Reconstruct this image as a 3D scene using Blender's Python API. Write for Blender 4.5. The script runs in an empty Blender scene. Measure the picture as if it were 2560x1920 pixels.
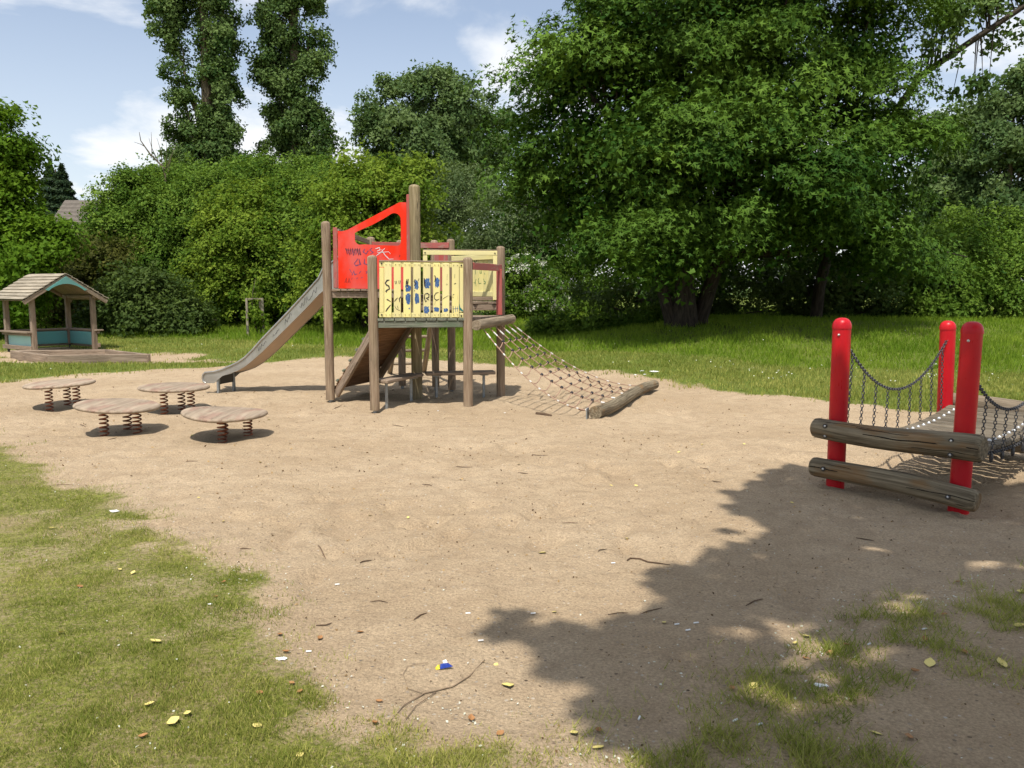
import bpy, math, random
import numpy as np
from mathutils import Vector, Matrix

# ------------------------------------------------------------------ camera, sky, sun, exposure
SC = bpy.context.scene
COL = SC.collection
F, CAMZ = 2050.0, 1.6
PITCH = math.atan(240.0 / F)
cam_d = bpy.data.cameras.new('camera')
cam = bpy.data.objects.new('camera', cam_d)
COL.objects.link(cam)
cam.location = (0, 0, CAMZ)
cam.rotation_euler = (math.pi / 2 - PITCH, 0, 0)
cam_d.sensor_width = 36.0
cam_d.lens = F / 2560 * 36.0
cam_d.clip_start = 0.05
cam_d.clip_end = 2000
SC.camera = cam

SUN_A, SUN_B = 0.12, 0.48          # shadow shift per metre of height, in x and y
to_sun = Vector((-SUN_A, -SUN_B, 1)).normalized()
SUN_EL = math.asin(to_sun.z)
SUN_AZ = math.atan2(to_sun.x, to_sun.y)     # clockwise from +Y
sun_d = bpy.data.lights.new('sun', 'SUN')
sun_d.energy = 4.6
sun_d.angle = math.radians(0.55)
sun_d.color = (1.0, 0.95, 0.87)
sun = bpy.data.objects.new('sun', sun_d)
sun.rotation_euler = to_sun.to_track_quat('Z', 'Y').to_euler()
sun.location = (0, -20, 40)
COL.objects.link(sun)

W = bpy.data.worlds.new('World')
SC.world = W
W.use_nodes = True
wn, wl = W.node_tree.nodes, W.node_tree.links
wn.clear()
w_out = wn.new('ShaderNodeOutputWorld')
w_bg = wn.new('ShaderNodeBackground')
w_sky = wn.new('ShaderNodeTexSky')
w_sky.sky_type = 'NISHITA'
w_sky.sun_disc = False
w_sky.sun_elevation = SUN_EL
w_sky.sun_rotation = SUN_AZ
w_sky.altitude = 50
w_sky.air_density = 1.0
w_sky.dust_density = 0.8
w_sky.ozone_density = 2.0
w_bg.inputs['Strength'].default_value = 0.13
# thin cumulus and veil clouds over the whole sky, by direction projected on a cloud layer
tc = wn.new('ShaderNodeTexCoord')
sep = wn.new('ShaderNodeSeparateXYZ')
wl.new(tc.outputs['Generated'], sep.inputs[0])
def wmath(op, a, b=None, c=None, clamp=False):
    m = wn.new('ShaderNodeMath'); m.operation = op; m.use_clamp = clamp
    for i, v in enumerate((a, b, c)):
        if v is None: continue
        if isinstance(v, (int, float)): m.inputs[i].default_value = v
        else: wl.new(v, m.inputs[i])
    return m.outputs[0]
den = wmath('ADD', wmath('MAXIMUM', sep.outputs[2], 0.0), 0.22)
cx = wmath('DIVIDE', sep.outputs[0], den)
cy = wmath('DIVIDE', sep.outputs[1], den)
comb = wn.new('ShaderNodeCombineXYZ')
wl.new(cx, comb.inputs[0]); wl.new(cy, comb.inputs[1])
comb.inputs[2].default_value = 3.7
nz = wn.new('ShaderNodeTexNoise'); nz.inputs['Scale'].default_value = 1.35
nz.inputs['Detail'].default_value = 9; nz.inputs['Roughness'].default_value = 0.56
nz.inputs['Distortion'].default_value = 0.25
wl.new(comb.outputs[0], nz.inputs['Vector'])
cl = wn.new('ShaderNodeMapRange'); cl.interpolation_type = 'SMOOTHSTEP'
cl.inputs['From Min'].default_value = 0.44; cl.inputs['From Max'].default_value = 0.60
cl.inputs['To Max'].default_value = 0.92
wl.new(nz.outputs['Fac'], cl.inputs['Value'])
hz = wn.new('ShaderNodeMapRange')
hz.inputs['From Min'].default_value = 0.30; hz.inputs['From Max'].default_value = 0.0
hz.inputs['To Min'].default_value = 0.0; hz.inputs['To Max'].default_value = 0.5
wl.new(sep.outputs[2], hz.inputs['Value'])
cfac = wmath('MAXIMUM', cl.outputs[0], hz.outputs[0])
cfac = wmath('ADD', wmath('MULTIPLY', cfac, 0.78), 0.20, clamp=True)
cmix = wn.new('ShaderNodeMix'); cmix.data_type = 'RGBA'
wl.new(cfac, cmix.inputs['Factor'])
wl.new(w_sky.outputs[0], cmix.inputs['A'])
cmix.inputs['B'].default_value = (7.3, 7.4, 7.5, 1)
wl.new(cmix.outputs['Result'], w_bg.inputs['Color'])
wl.new(w_bg.outputs[0], w_out.inputs[0])

SC.view_settings.view_transform = 'Standard'
SC.view_settings.look = 'None'
SC.view_settings.gamma = 1.0
SC.view_settings.exposure = 0.18
SC.view_settings.use_curve_mapping = False
SC.render.engine = 'CYCLES'
SC.cycles.max_bounces = 4
SC.cycles.diffuse_bounces = 1
SC.cycles.glossy_bounces = 2
SC.cycles.transmission_bounces = 2
SC.cycles.transparent_max_bounces = 4
SC.cycles.use_adaptive_sampling = True
SC.cycles.adaptive_threshold = 0.025
W.cycles.sampling_method = 'MANUAL'
W.cycles.sample_map_resolution = 512
SC.cycles.caustics_reflective = False
SC.cycles.caustics_refractive = False

# ------------------------------------------------------------------ helpers
RND = random.Random(7)
CP, SP = math.cos(PITCH), math.sin(PITCH)
def ray(u, v):
    xc, yc = (u - 1280) / F, (960 - v) / F
    return Vector((xc, CP + yc * SP, -SP + yc * CP))
def G(u, v, z=0.0):
    r = ray(u, v); t = (z - CAMZ) / r.z
    return Vector((r.x * t, r.y * t, z))
def AT(u, v, Y):
    r = ray(u, v); t = Y / r.y
    return Vector((r.x * t, Y, CAMZ + r.z * t))
def ONPLANE(u, v, p, d):
    """hit of the pixel ray with the vertical plane through p along horizontal direction d"""
    r = ray(u, v); n = Vector((-d.y, d.x, 0))
    t = n.dot(Vector((p.x, p.y, 0))) / n.dot(r)
    return Vector((r.x * t, r.y * t, CAMZ + r.z * t))

# --- value noise in numpy
_perm = np.random.RandomState(3).rand(256, 256)
def vnoise(x, y):
    x = np.asarray(x, float); y = np.asarray(y, float)
    xi = np.floor(x).astype(int); yi = np.floor(y).astype(int)
    fx = x - xi; fy = y - yi
    fx = fx * fx * (3 - 2 * fx); fy = fy * fy * (3 - 2 * fy)
    a = _perm[xi % 256, yi % 256]; b = _perm[(xi + 1) % 256, yi % 256]
    c = _perm[xi % 256, (yi + 1) % 256]; d = _perm[(xi + 1) % 256, (yi + 1) % 256]
    return (a * (1 - fx) + b * fx) * (1 - fy) + (c * (1 - fx) + d * fx) * fy
def fbm(x, y, o=4):
    s, a, t = 0, 0.5, 0
    for i in range(o):
        s = s + a * vnoise(x * 2 ** i + 17.3 * i, y * 2 ** i + 9.1 * i); t += a; a *= 0.5
    return s / t
def sstep(a, b, x):
    t = np.clip((np.asarray(x, float) - a) / (b - a), 0, 1); return t * t * (3 - 2 * t)

# --- objects
WLOC = {}
def tag(o, label=None, cat=None, group=None, kind=None):
    if label: o['label'] = label
    if cat: o['category'] = cat
    if group: o['group'] = group
    if kind: o['kind'] = kind
    return o
def empty(name, loc, label=None, cat=None, group=None):
    o = bpy.data.objects.new(name, None)
    o.empty_display_size = 0.1
    o.location = loc
    COL.objects.link(o)
    WLOC[o.name] = Vector(loc)
    return tag(o, label, cat, group)
def link(name, me, parent=None):
    o = bpy.data.objects.new(name, me)
    COL.objects.link(o)
    if parent is not None:
        o.parent = parent
        WLOC[o.name] = WLOC[parent.name]
    else:
        WLOC[o.name] = Vector((0, 0, 0))
    return o

class MB:
    """collects shapes of ONE piece in world space; build() links them as one mesh"""
    def __init__(s):
        s.V = []; s.Fa = []; s.Gc = []; s.Sm = []
    def add(s, V, Fa, Gc, smooth=False):
        b = len(s.V)
        s.V += [tuple(v) for v in V]; s.Gc += [tuple(g) for g in Gc]
        for f in Fa:
            s.Fa.append([i + b for i in f]); s.Sm.append(smooth)
    def box(s, c, half, R=None, bev=0.004):
        c = Vector(c); R = R or Matrix.Identity(3)
        h = list(half); bev = min(bev, min(h) * 0.45)
        off = Vector((RND.uniform(-9, 9), RND.uniform(-9, 9), RND.uniform(-9, 9)))
        L = max(range(3), key=lambda i: h[i])
        V, Gc, idx = [], [], {}
        for sx in (-1, 1):
            for sy in (-1, 1):
                for sz in (-1, 1):
                    for ax in range(3):
                        p = [sx * h[0], sy * h[1], sz * h[2]]
                        for k in range(3):
                            if k != ax: p[k] -= (sx, sy, sz)[k] * bev
                        idx[(sx, sy, sz, ax)] = len(V)
                        V.append(c + R @ Vector(p))
                        q = [p[(L + 1) % 3], p[(L + 2) % 3], p[L]]
                        Gc.append(Vector(q) + off)
        Fs = []
        for ax in range(3):
            a, b = (ax + 1) % 3, (ax + 2) % 3
            for sg in (-1, 1):
                q = []
                for sa, sb in ((-1, -1), (1, -1), (1, 1), (-1, 1)):
                    k = [0, 0, 0]; k[ax] = sg; k[a] = sa; k[b] = sb
                    q.append(idx[(k[0], k[1], k[2], ax)])
                Fs.append(q if sg > 0 else q[::-1])
        for ax in range(3):
            a, b = (ax + 1) % 3, (ax + 2) % 3
            for sa in (-1, 1):
                for sb in (-1, 1):
                    def I(e, w):
                        k = [0, 0, 0]; k[ax] = e; k[a] = sa; k[b] = sb
                        return idx[(k[0], k[1], k[2], w)]
                    q = [I(-1, a), I(1, a), I(1, b), I(-1, b)]
                    Fs.append(q if sa * sb < 0 else q[::-1])
        for sx in (-1, 1):
            for sy in (-1, 1):
                for sz in (-1, 1):
                    q = [idx[(sx, sy, sz, 0)], idx[(sx, sy, sz, 1)], idx[(sx, sy, sz, 2)]]
                    Fs.append(q if sx * sy * sz > 0 else q[::-1])
        s.add(V, Fs, Gc, False)
    def beam(s, a, b, w, h, up=(0, 0, 1), bev=0.004, ext=0.0):
        """box from a to b; w across, h along up"""
        a, b = Vector(a), Vector(b)
        d = (b - a); L = d.length; d.normalize()
        up = Vector(up); r = d.cross(up).normalized(); u2 = r.cross(d).normalized()
        R = Matrix((r, d, u2)).transposed()
        s.box((a + b) / 2, (w / 2, L / 2 + ext, h / 2), R, bev)
    def tube(s, pts, rad, n=12, caps=(True, True), wob=0.0, seed=0, smooth=True):
        pts = [Vector(p) for p in pts]
        if not hasattr(rad, '__len__'): rad = [rad] * len(pts)
        off = Vector((RND.uniform(-9, 9), RND.uniform(-9, 9), RND.uniform(-9, 9)))
        t0 = (pts[1] - pts[0]).normalized()
        ref = Vector((0, 0, 1)) if abs(t0.z) < 0.9 else Vector((1, 0, 0))
        nx = t0.cross(ref).normalized()
        V, Gc, Fs = [], [], []
        sl = 0.0
        rr = random.Random(seed)
        ph = [rr.uniform(0, 6.28) for _ in range(4)]
        for i, p in enumerate(pts):
            if i == 0: t = t0
            elif i == len(pts) - 1: t = pts[i] - pts[i - 1]
            else: t = pts[i + 1] - pts[i - 1]
            if t.length < 1e-7: t = t0
            t = t.normalized()
            nx = (nx - t * nx.dot(t)).normalized(); ny = t.cross(nx)
            if i: sl += (pts[i] - pts[i - 1]).length
            for k in range(n):
                a = 2 * math.pi * k / n
                r = rad[i]
                if wob:
                    r *= 1 + wob * (math.sin(2 * a + ph[0] + sl * 1.7) * .5 + math.sin(3 * a + ph[1] - sl * 2.3) * .35 + math.sin(5 * a + ph[2] + sl * 4) * .15)
                V.append(p + nx * (math.cos(a) * r) + ny * (math.sin(a) * r))
                Gc.append(Vector((math.cos(a) * r, math.sin(a) * r, sl)) + off)
        for i in range(len(pts) - 1):
            for k in range(n):
                k2 = (k + 1) % n
                Fs.append([i * n + k, i * n + k2, (i + 1) * n + k2, (i + 1) * n + k])
        s.add(V, Fs, Gc, smooth)
        for e, i in ((0, 0), (1, len(pts) - 1)):
            if caps[e] and rad[i] > 1e-4:
                ring = [V[i * n + k] for k in range(n)]; gr = [Gc[i * n + k] for k in range(n)]
                f = list(range(n)); s.add(ring, [f[::-1] if e == 0 else f], gr, False)
    def poly(s, outer, thick_vec, hole=None):
        """flat plate from an outline (list of Vectors), extruded by thick_vec, with one hole (same winding)"""
        t = Vector(thick_vec)
        import bmesh
        bm = bmesh.new()
        def loop(pts): 
            vs = [bm.verts.new(p) for p in pts]
            return [bm.edges.new((vs[i], vs[(i + 1) % len(vs)])) for i in range(len(vs))]
        es = loop(outer)
        if hole: es += loop(hole)
        bmesh.ops.triangle_fill(bm, edges=es, use_beauty=True, use_dissolve=False)
        bm.verts.ensure_lookup_table(); bm.verts.index_update()
        V = [v.co.copy() for v in bm.verts]
        Fs = [[v.index for v in f.verts] for f in bm.faces]
        nrm = t.normalized()
        out = []
        for f in Fs:
            fn = (V[f[1]] - V[f[0]]).cross(V[f[2]] - V[f[0]])
            out.append(f if fn.dot(nrm) < 0 else f[::-1])
        bm.free()
        off = Vector((RND.uniform(-9, 9), RND.uniform(-9, 9), 0))
        gc = lambda pp: [Vector((p.x, p.y, p.z)) + off for p in pp]
        s.add(V, out, gc(V))
        V2 = [v + t for v in V]
        s.add(V2, [f[::-1] for f in out], gc(V2))
        for lp in ([outer] + ([hole] if hole else [])):
            n = len(lp)
            for i in range(n):
                q = [lp[i], lp[(i + 1) % n], lp[(i + 1) % n] + t, lp[i] + t]
                s.add(q, [[0, 1, 2, 3]], gc(q))
    def stroke(s, pts, w, nrm):
        """flat ribbon of paint along pts (already lying just off the surface)"""
        pts = [Vector(p) for p in pts]; n = Vector(nrm)
        V = []
        for i, p in enumerate(pts):
            t = (pts[min(i + 1, len(pts) - 1)] - pts[max(i - 1, 0)])
            if t.length < 1e-7: t = Vector((1, 0, 0))
            sd = t.normalized().cross(n).normalized()
            ww = w * (0.55 if i in (0, len(pts) - 1) else RND.uniform(0.75, 1.15)) / 2
            V += [p + sd * ww, p - sd * ww]
        s.add(V, [[2 * i, 2 * i + 1, 2 * i + 3, 2 * i + 2] for i in range(len(pts) - 1)], V)
    def build(s, name, mat, parent=None, label=None, cat=None, group=None, kind=None):
        me = bpy.data.meshes.new(name)
        base = WLOC[parent.name] if parent is not None else Vector((0, 0, 0))
        b = (base.x, base.y, base.z)
        me.from_pydata([(v[0] - b[0], v[1] - b[1], v[2] - b[2]) for v in s.V], [], s.Fa)
        me.polygons.foreach_set('use_smooth', s.Sm)
        at = me.attributes.new('gco', 'FLOAT_VECTOR', 'POINT')
        at.data.foreach_set('vector', np.array(s.Gc, dtype=np.float32).ravel())
        me.materials.append(mat)
        me.update()
        o = link(name, me, parent)
        return tag(o, label, cat, group, kind)

def np_mesh(name, V, loops, starts, totals, mat, attrs=None, smooth=False):
    me = bpy.data.meshes.new(name)
    me.vertices.add(len(V)); me.vertices.foreach_set('co', np.ascontiguousarray(V, dtype=np.float32).ravel())
    me.loops.add(len(loops)); me.loops.foreach_set('vertex_index', np.ascontiguousarray(loops, dtype=np.int32))
    me.polygons.add(len(starts))
    me.polygons.foreach_set('loop_start', np.ascontiguousarray(starts, dtype=np.int32))
    me.polygons.foreach_set('loop_total', np.ascontiguousarray(totals, dtype=np.int32))
    if smooth: me.polygons.foreach_set('use_smooth', np.ones(len(starts), dtype=bool))
    for k, a in (attrs or {}).items():
        at = me.attributes.new(k, 'FLOAT', 'POINT')
        at.data.foreach_set('value', np.ascontiguousarray(a, dtype=np.float32))
    me.materials.append(mat)
    me.update(calc_edges=True)
    return me

# ------------------------------------------------------------------ materials
def new_mat(name):
    m = bpy.data.materials.new(name); m.use_nodes = True
    nt = m.node_tree; nt.nodes.clear()
    out = nt.nodes.new('ShaderNodeOutputMaterial')
    return m, nt, out
class NB:
    def __init__(s, nt): s.nt = nt; s.n = nt.nodes; s.l = nt.links
    def _set(s, sock, v):
        if v is None: return
        if hasattr(v, 'is_output') or isinstance(v, bpy.types.NodeSocket): s.l.new(v, sock)
        else: sock.default_value = v
    def attr(s, name, out='Vector'):
        a = s.n.new('ShaderNodeAttribute'); a.attribute_name = name; return a.outputs[out]
    def obj(s): return s.n.new('ShaderNodeTexCoord').outputs['Object']
    def pos(s): return s.n.new('ShaderNodeNewGeometry').outputs['Position']
    def rand(s): return s.n.new('ShaderNodeObjectInfo').outputs['Random']
    def vmul(s, v, k):
        m = s.n.new('ShaderNodeVectorMath'); m.operation = 'MULTIPLY'; s.l.new(v, m.inputs[0]); m.inputs[1].default_value = k; return m.outputs[0]
    def noise(s, v, sc, det=4, ro=0.5, dist=0.0):
        n = s.n.new('ShaderNodeTexNoise'); s.l.new(v, n.inputs['Vector'])
        n.inputs['Scale'].default_value = sc; n.inputs['Detail'].default_value = det
        n.inputs['Roughness'].default_value = ro; n.inputs['Distortion'].default_value = dist
        return n.outputs['Fac']
    def voro(s, v, sc, out='Distance'):
        n = s.n.new('ShaderNodeTexVoronoi'); s.l.new(v, n.inputs['Vector']); n.inputs['Scale'].default_value = sc
        return n.outputs[out]
    def mr(s, v, a, b, c=0.0, d=1.0, smooth=True):
        n = s.n.new('ShaderNodeMapRange'); n.interpolation_type = 'SMOOTHSTEP' if smooth else 'LINEAR'
        s._set(n.inputs['Value'], v)
        for k, x in (('From Min', a), ('From Max', b), ('To Min', c), ('To Max', d)): n.inputs[k].default_value = x
        return n.outputs[0]
    def math(s, op, a, b=None, clamp=False):
        n = s.n.new('ShaderNodeMath'); n.operation = op; n.use_clamp = clamp
        s._set(n.inputs[0], a); s._set(n.inputs[1], b); return n.outputs[0]
    def mix(s, f, a, b, blend='MIX'):
        n = s.n.new('ShaderNodeMix'); n.data_type = 'RGBA'; n.blend_type = blend
        s._set(n.inputs['Factor'], f); s._set(n.inputs['A'], a); s._set(n.inputs['B'], b); return n.outputs['Result']
    def hsv(s, c, h=None, sa=None, v=None):
        n = s.n.new('ShaderNodeHueSaturation'); s._set(n.inputs['Color'], c)
        s._set(n.inputs['Hue'], h); s._set(n.inputs['Saturation'], sa); s._set(n.inputs['Value'], v); return n.outputs[0]
    def bump(s, h, st, dist=0.01, normal=None):
        n = s.n.new('ShaderNodeBump'); s.l.new(h, n.inputs['Height'])
        n.inputs['Strength'].default_value = st; n.inputs['Distance'].default_value = dist
        if normal is not None: s.l.new(normal, n.inputs['Normal'])
        return n.outputs[0]
    def bsdf(s, col, rough=0.7, metal=0.0, spec=0.3, normal=None):
        n = s.n.new('ShaderNodeBsdfPrincipled')
        s._set(n.inputs['Base Color'], col); s._set(n.inputs['Roughness'], rough)
        s._set(n.inputs['Metallic'], metal); s._set(n.inputs['Specular IOR Level'], spec)
        if normal is not None: s.l.new(normal, n.inputs['Normal'])
        return n
def C(r, g, b): return (r, g, b, 1)

def wood_mat(name, c1, c2, grain=70, crack=0.6, tint=None, rough=0.8):
    m, nt, out = new_mat(name); b = NB(nt)
    g = b.attr('gco')
    rnd = b.rand()
    gr = b.noise(b.vmul(g, (grain, grain, grain * 0.045)), 1, 5, 0.62, 0.4)
    big = b.noise(b.vmul(g, (6, 6, 1.6)), 1, 3)
    col = b.mix(b.mr(gr, 0.3, 0.72), c1, c2)
    col = b.hsv(col, None, None, b.math('ADD', b.mr(big, 0.25, 0.75, 0.78, 1.14), b.mr(rnd, 0, 1, -0.08, 0.08, False)))
    ck = b.noise(b.vmul(g, (26, 26, 1.1)), 1, 3, 0.55, 0.8)
    ckm = b.math('SUBTRACT', 1.0, b.mr(b.math('ABSOLUTE', b.math('SUBTRACT', ck, 0.5)), 0.0, 0.022), clamp=True)
    ckm = b.math('MULTIPLY', ckm, b.mr(b.noise(b.vmul(g, (9, 9, 1.5)), 1, 2), 0.5, 0.62))
    col = b.mix(b.math('MULTIPLY', ckm, crack), col, C(0.035, 0.026, 0.018))
    if tint:
        tm = b.mr(b.noise(b.vmul(g, (7, 7, 2.2)), 1, 5, 0.6), 0.5, 0.66)
        col = b.mix(b.math('MULTIPLY', tm, tint[1]), col, tint[0])
    hh = b.math('SUBTRACT', gr, b.math('MULTIPLY', ckm, 1.6))
    nrm = b.bump(hh, 0.55, 0.006)
    s = b.bsdf(col, rough, 0, 0.25, nrm)
    nt.links.new(s.outputs[0], out.inputs[0])
    return m
def paint_mat(name, col, wear=0.5, under=C(0.3, 0.24, 0.17), rough=0.5, dirt=C(0.2, 0.17, 0.1), lo=0.62, dirtamt=0.5):
    m, nt, out = new_mat(name); b = NB(nt)
    g = b.attr('gco'); rnd = b.rand()
    gr = b.noise(b.vmul(g, (90, 90, 5)), 1, 4, 0.6)
    n1 = b.noise(b.vmul(g, (14, 14, 3.0)), 1, 6, 0.68)
    n2 = b.noise(b.vmul(g, (3, 3, 1.3)), 1, 4)
    c = b.hsv(col, None, b.mr(n2, 0.3, 0.7, 0.88, 1.05), b.math('ADD', b.mr(n2, 0.25, 0.75, 0.88, 1.08), b.mr(rnd, 0, 1, -0.05, 0.05, False)))
    c = b.mix(b.math('MULTIPLY', b.mr(gr, 0.62, 0.78), dirtamt), c, dirt)
    c = b.mix(b.math('MULTIPLY', b.mr(n1, lo, lo + 0.07), wear), c, under)
    nrm = b.bump(gr, 0.25, 0.003)
    s = b.bsdf(c, rough, 0, 0.35, nrm)
    nt.links.new(s.outputs[0], out.inputs[0]); return m
def plain_mat(name, col, rough=0.6, metal=0.0, spec=0.3, var=0.12, sc=12, bumpv=0.0):
    m, nt, out = new_mat(name); b = NB(nt)
    p = b.attr('gco'); n = b.noise(p, sc, 5, 0.6)
    c = b.hsv(col, None, None, b.mr(n, 0.25, 0.75, 1 - var, 1 + var))
    s = b.bsdf(c, b.mr(n, 0.2, 0.8, max(0.05, rough - 0.12), min(1, rough + 0.12)), metal, spec, b.bump(n, bumpv, 0.005) if bumpv else None)
    nt.links.new(s.outputs[0], out.inputs[0]); return m
def rust_mat(name, col, rust, amt=0.5, rough=0.6, metal=0.3):
    m, nt, out = new_mat(name); b = NB(nt)
    p = b.attr('gco'); n = b.noise(p, 30, 6, 0.65)
    c = b.mix(b.mr(n, amt - 0.1, amt + 0.12), rust, col)
    s = b.bsdf(c, rough, metal, 0.3, b.bump(n, 0.3, 0.003)); nt.links.new(s.outputs[0], out.inputs[0]); return m
def leaf_mat(name, c1, c2, transl=0.35, rough=0.45, spec=0.35, tcol=None):
    m, nt, out = new_mat(name); b = NB(nt)
    t = b.attr('tone', 'Fac')
    col = b.mix(t, c1, c2)
    s = b.bsdf(col, rough, 0, spec)
    tr = nt.nodes.new('ShaderNodeBsdfTranslucent')
    tc_ = b.mix(0.5, col, tcol or C(0.16, 0.24, 0.02))
    nt.links.new(tc_, tr.inputs['Color'])
    mx = nt.nodes.new('ShaderNodeMixShader'); mx.inputs[0].default_value = transl
    nt.links.new(s.outputs[0], mx.inputs[1]); nt.links.new(tr.outputs[0], mx.inputs[2])
    nt.links.new(mx.outputs[0], out.inputs[0]); return m
def bark_mat(name, c1, c2):
    m, nt, out = new_mat(name); b = NB(nt)
    g = b.attr('gco'); n = b.noise(b.vmul(g, (16, 16, 3)), 1, 6, 0.65)
    col = b.mix(b.mr(n, 0.3, 0.7), c1, c2)
    s = b.bsdf(col, 0.9, 0, 0.15, b.bump(n, 0.8, 0.03)); nt.links.new(s.outputs[0], out.inputs[0]); return m

def worn_paint(name, col, thr=0.56):
    m, nt, out = new_mat(name); b = NB(nt); g = b.attr('gco')
    n = b.noise(g, 55, 5, 0.7); n2 = b.noise(b.vmul(g, (120, 120, 14)), 1, 3, 0.6)
    s = b.bsdf(b.hsv(col, None, None, b.mr(n2, 0.3, 0.7, 0.7, 1.3)), 0.65, 0, 0.2)
    t = nt.nodes.new('ShaderNodeBsdfTransparent'); mx = nt.nodes.new('ShaderNodeMixShader')
    nt.links.new(b.mr(b.math('ADD', n, b.math('MULTIPLY', b.math('SUBTRACT', n2, 0.5), 0.35)), thr, thr + 0.07), mx.inputs[0])
    nt.links.new(s.outputs[0], mx.inputs[1]); nt.links.new(t.outputs[0], mx.inputs[2]); nt.links.new(mx.outputs[0], out.inputs[0]); return m
M = {}
M['post'] = wood_mat('post_wood', C(0.20, 0.135, 0.085), C(0.36, 0.275, 0.19), 60, 0.75, (C(0.20, 0.17, 0.09), 0.25))
M['mast'] = wood_mat('mast_wood', C(0.21, 0.165, 0.085), C(0.37, 0.30, 0.18), 45, 0.95, (C(0.19, 0.16, 0.07), 0.4))
M['log'] = wood_mat('log_wood', C(0.17, 0.13, 0.085), C(0.34, 0.275, 0.195), 60, 0.9)
M['oldlog'] = wood_mat('old_log_wood', C(0.095, 0.073, 0.045), C(0.285, 0.235, 0.155), 46, 1.0, (C(0.22, 0.11, 0.035), 0.55), 0.85)
M['board'] = wood_mat('board_wood', C(0.20, 0.145, 0.10), C(0.35, 0.27, 0.20), 70, 0.6)
M['green_board'] = wood_mat('algae_wood', C(0.12, 0.13, 0.095), C(0.24, 0.245, 0.19), 60, 0.6, (C(0.10, 0.15, 0.08), 0.5))
M['ramp'] = wood_mat('ramp_wood', C(0.17, 0.085, 0.04), C(0.30, 0.17, 0.085), 60, 0.6)
M['shingle'] = wood_mat('roof_wood', C(0.27, 0.225, 0.165), C(0.44, 0.38, 0.29), 50, 0.5)
M['plank'] = wood_mat('bridge_plank', C(0.10, 0.080, 0.055), C(0.215, 0.18, 0.13), 60, 0.8)
M['disc'] = wood_mat('disc_board', C(0.27, 0.205, 0.145), C(0.41, 0.325, 0.235), 22, 0.5, (C(0.25, 0.12, 0.09), 0.5))
M['red'] = paint_mat('red_panel_paint', C(0.80, 0.045, 0.022), 0.25, C(0.55, 0.2, 0.15), 0.5, C(0.5, 0.05, 0.03), 0.74, 0.15)
M['faded_red'] = paint_mat('faded_red_paint', C(0.40, 0.10, 0.085), 0.7, C(0.33, 0.22, 0.17), 0.7, C(0.30, 0.18, 0.14), 0.55, 0.5)
M['yellow'] = paint_mat('yellow_paint', C(0.78, 0.69, 0.29), 0.65, C(0.35, 0.28, 0.15), 0.6, C(0.42, 0.33, 0.11), 0.66, 0.5)
M['teal'] = paint_mat('teal_paint', C(0.13, 0.36, 0.33), 0.5, C(0.22, 0.40, 0.40), 0.6, C(0.07, 0.18, 0.18), 0.6, 0.4)
M['pale_teal'] = paint_mat('pale_teal_paint', C(0.36, 0.58, 0.54), 0.5, C(0.45, 0.58, 0.55), 0.6, C(0.2, 0.35, 0.33), 0.6, 0.4)  # paler teal, used on the front left half wall only
def gloss_red():
    m, nt, out = new_mat('glossy_red_steel'); b = NB(nt); g = b.attr('gco')
    big = b.noise(b.vmul(g, (5, 5, 2)), 1, 4, 0.6); sc = b.noise(b.vmul(g, (60, 60, 9)), 1, 5, 0.7); ch = b.noise(g, 24, 5, 0.7)
    c = b.mix(b.mr(big, 0.3, 0.7), C(0.46, 0.007, 0.016), C(0.58, 0.010, 0.014))
    c = b.mix(b.mr(sc, 0.60, 0.75, 0, 0.45), c, C(0.30, 0.02, 0.025))
    c = b.mix(b.mr(ch, 0.71, 0.735, 0, 0.85), c, C(0.16, 0.13, 0.12))
    s = b.bsdf(c, b.mr(sc, 0.3, 0.7, 0.26, 0.48), 0, 0.28); nt.links.new(s.outputs[0], out.inputs[0]); return m
M['gloss_red'] = gloss_red()
M['steel'] = plain_mat('slide_steel', C(0.42, 0.41, 0.38), 0.42, 0.75, 0.5, 0.12, 5)
M['steel_under'] = plain_mat('slide_underside', C(0.52, 0.38, 0.27), 0.6, 0.15, 0.4, 0.10, 4)
M['galv'] = plain_mat('galvanised_steel', C(0.30, 0.32, 0.32), 0.5, 0.6, 0.5, 0.15, 30)
M['spring'] = rust_mat('spring_steel', C(0.13, 0.055, 0.035), C(0.32, 0.10, 0.045), 0.5, 0.6, 0.3)
M['chain'] = plain_mat('chain_steel', C(0.09, 0.09, 0.095), 0.45, 0.7, 0.5, 0.3, 40)
M['bolt'] = plain_mat('bolt_steel', C(0.06, 0.055, 0.05), 0.5, 0.5, 0.4, 0.3, 60)
M['dome_bolt'] = plain_mat('bright_bolt', C(0.62, 0.62, 0.60), 0.3, 0.6, 0.5, 0.1, 20)
M['rope'] = plain_mat('net_rope', C(0.36, 0.235, 0.165), 0.9, 0, 0.15, 0.3, 60)
M['ferrule'] = plain_mat('rope_ferrule', C(0.62, 0.60, 0.56), 0.5, 0.1, 0.4, 0.1, 20)
M['knot'] = plain_mat('net_connector', C(0.025, 0.025, 0.03), 0.5, 0, 0.4, 0.2, 20)
M['black_paint'] = worn_paint('black_graffiti', C(0.035, 0.03, 0.035), 0.64)
M['blue_paint'] = worn_paint('blue_graffiti', C(0.055, 0.125, 0.29), 0.58)
M['violet_paint'] = worn_paint('violet_graffiti', C(0.15, 0.075, 0.16), 0.64)
M['green_paint'] = worn_paint('green_graffiti', C(0.05, 0.20, 0.06), 0.58)
M['teal_blot'] = plain_mat('teal_graffiti', C(0.01, 0.17, 0.17), 0.6, 0, 0.3, 0.2, 60)
M['white_paint'] = worn_paint('white_graffiti', C(0.72, 0.69, 0.70), 0.62)
M['bark'] = bark_mat('bark', C(0.05, 0.038, 0.028), C(0.15, 0.12, 0.085))
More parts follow.
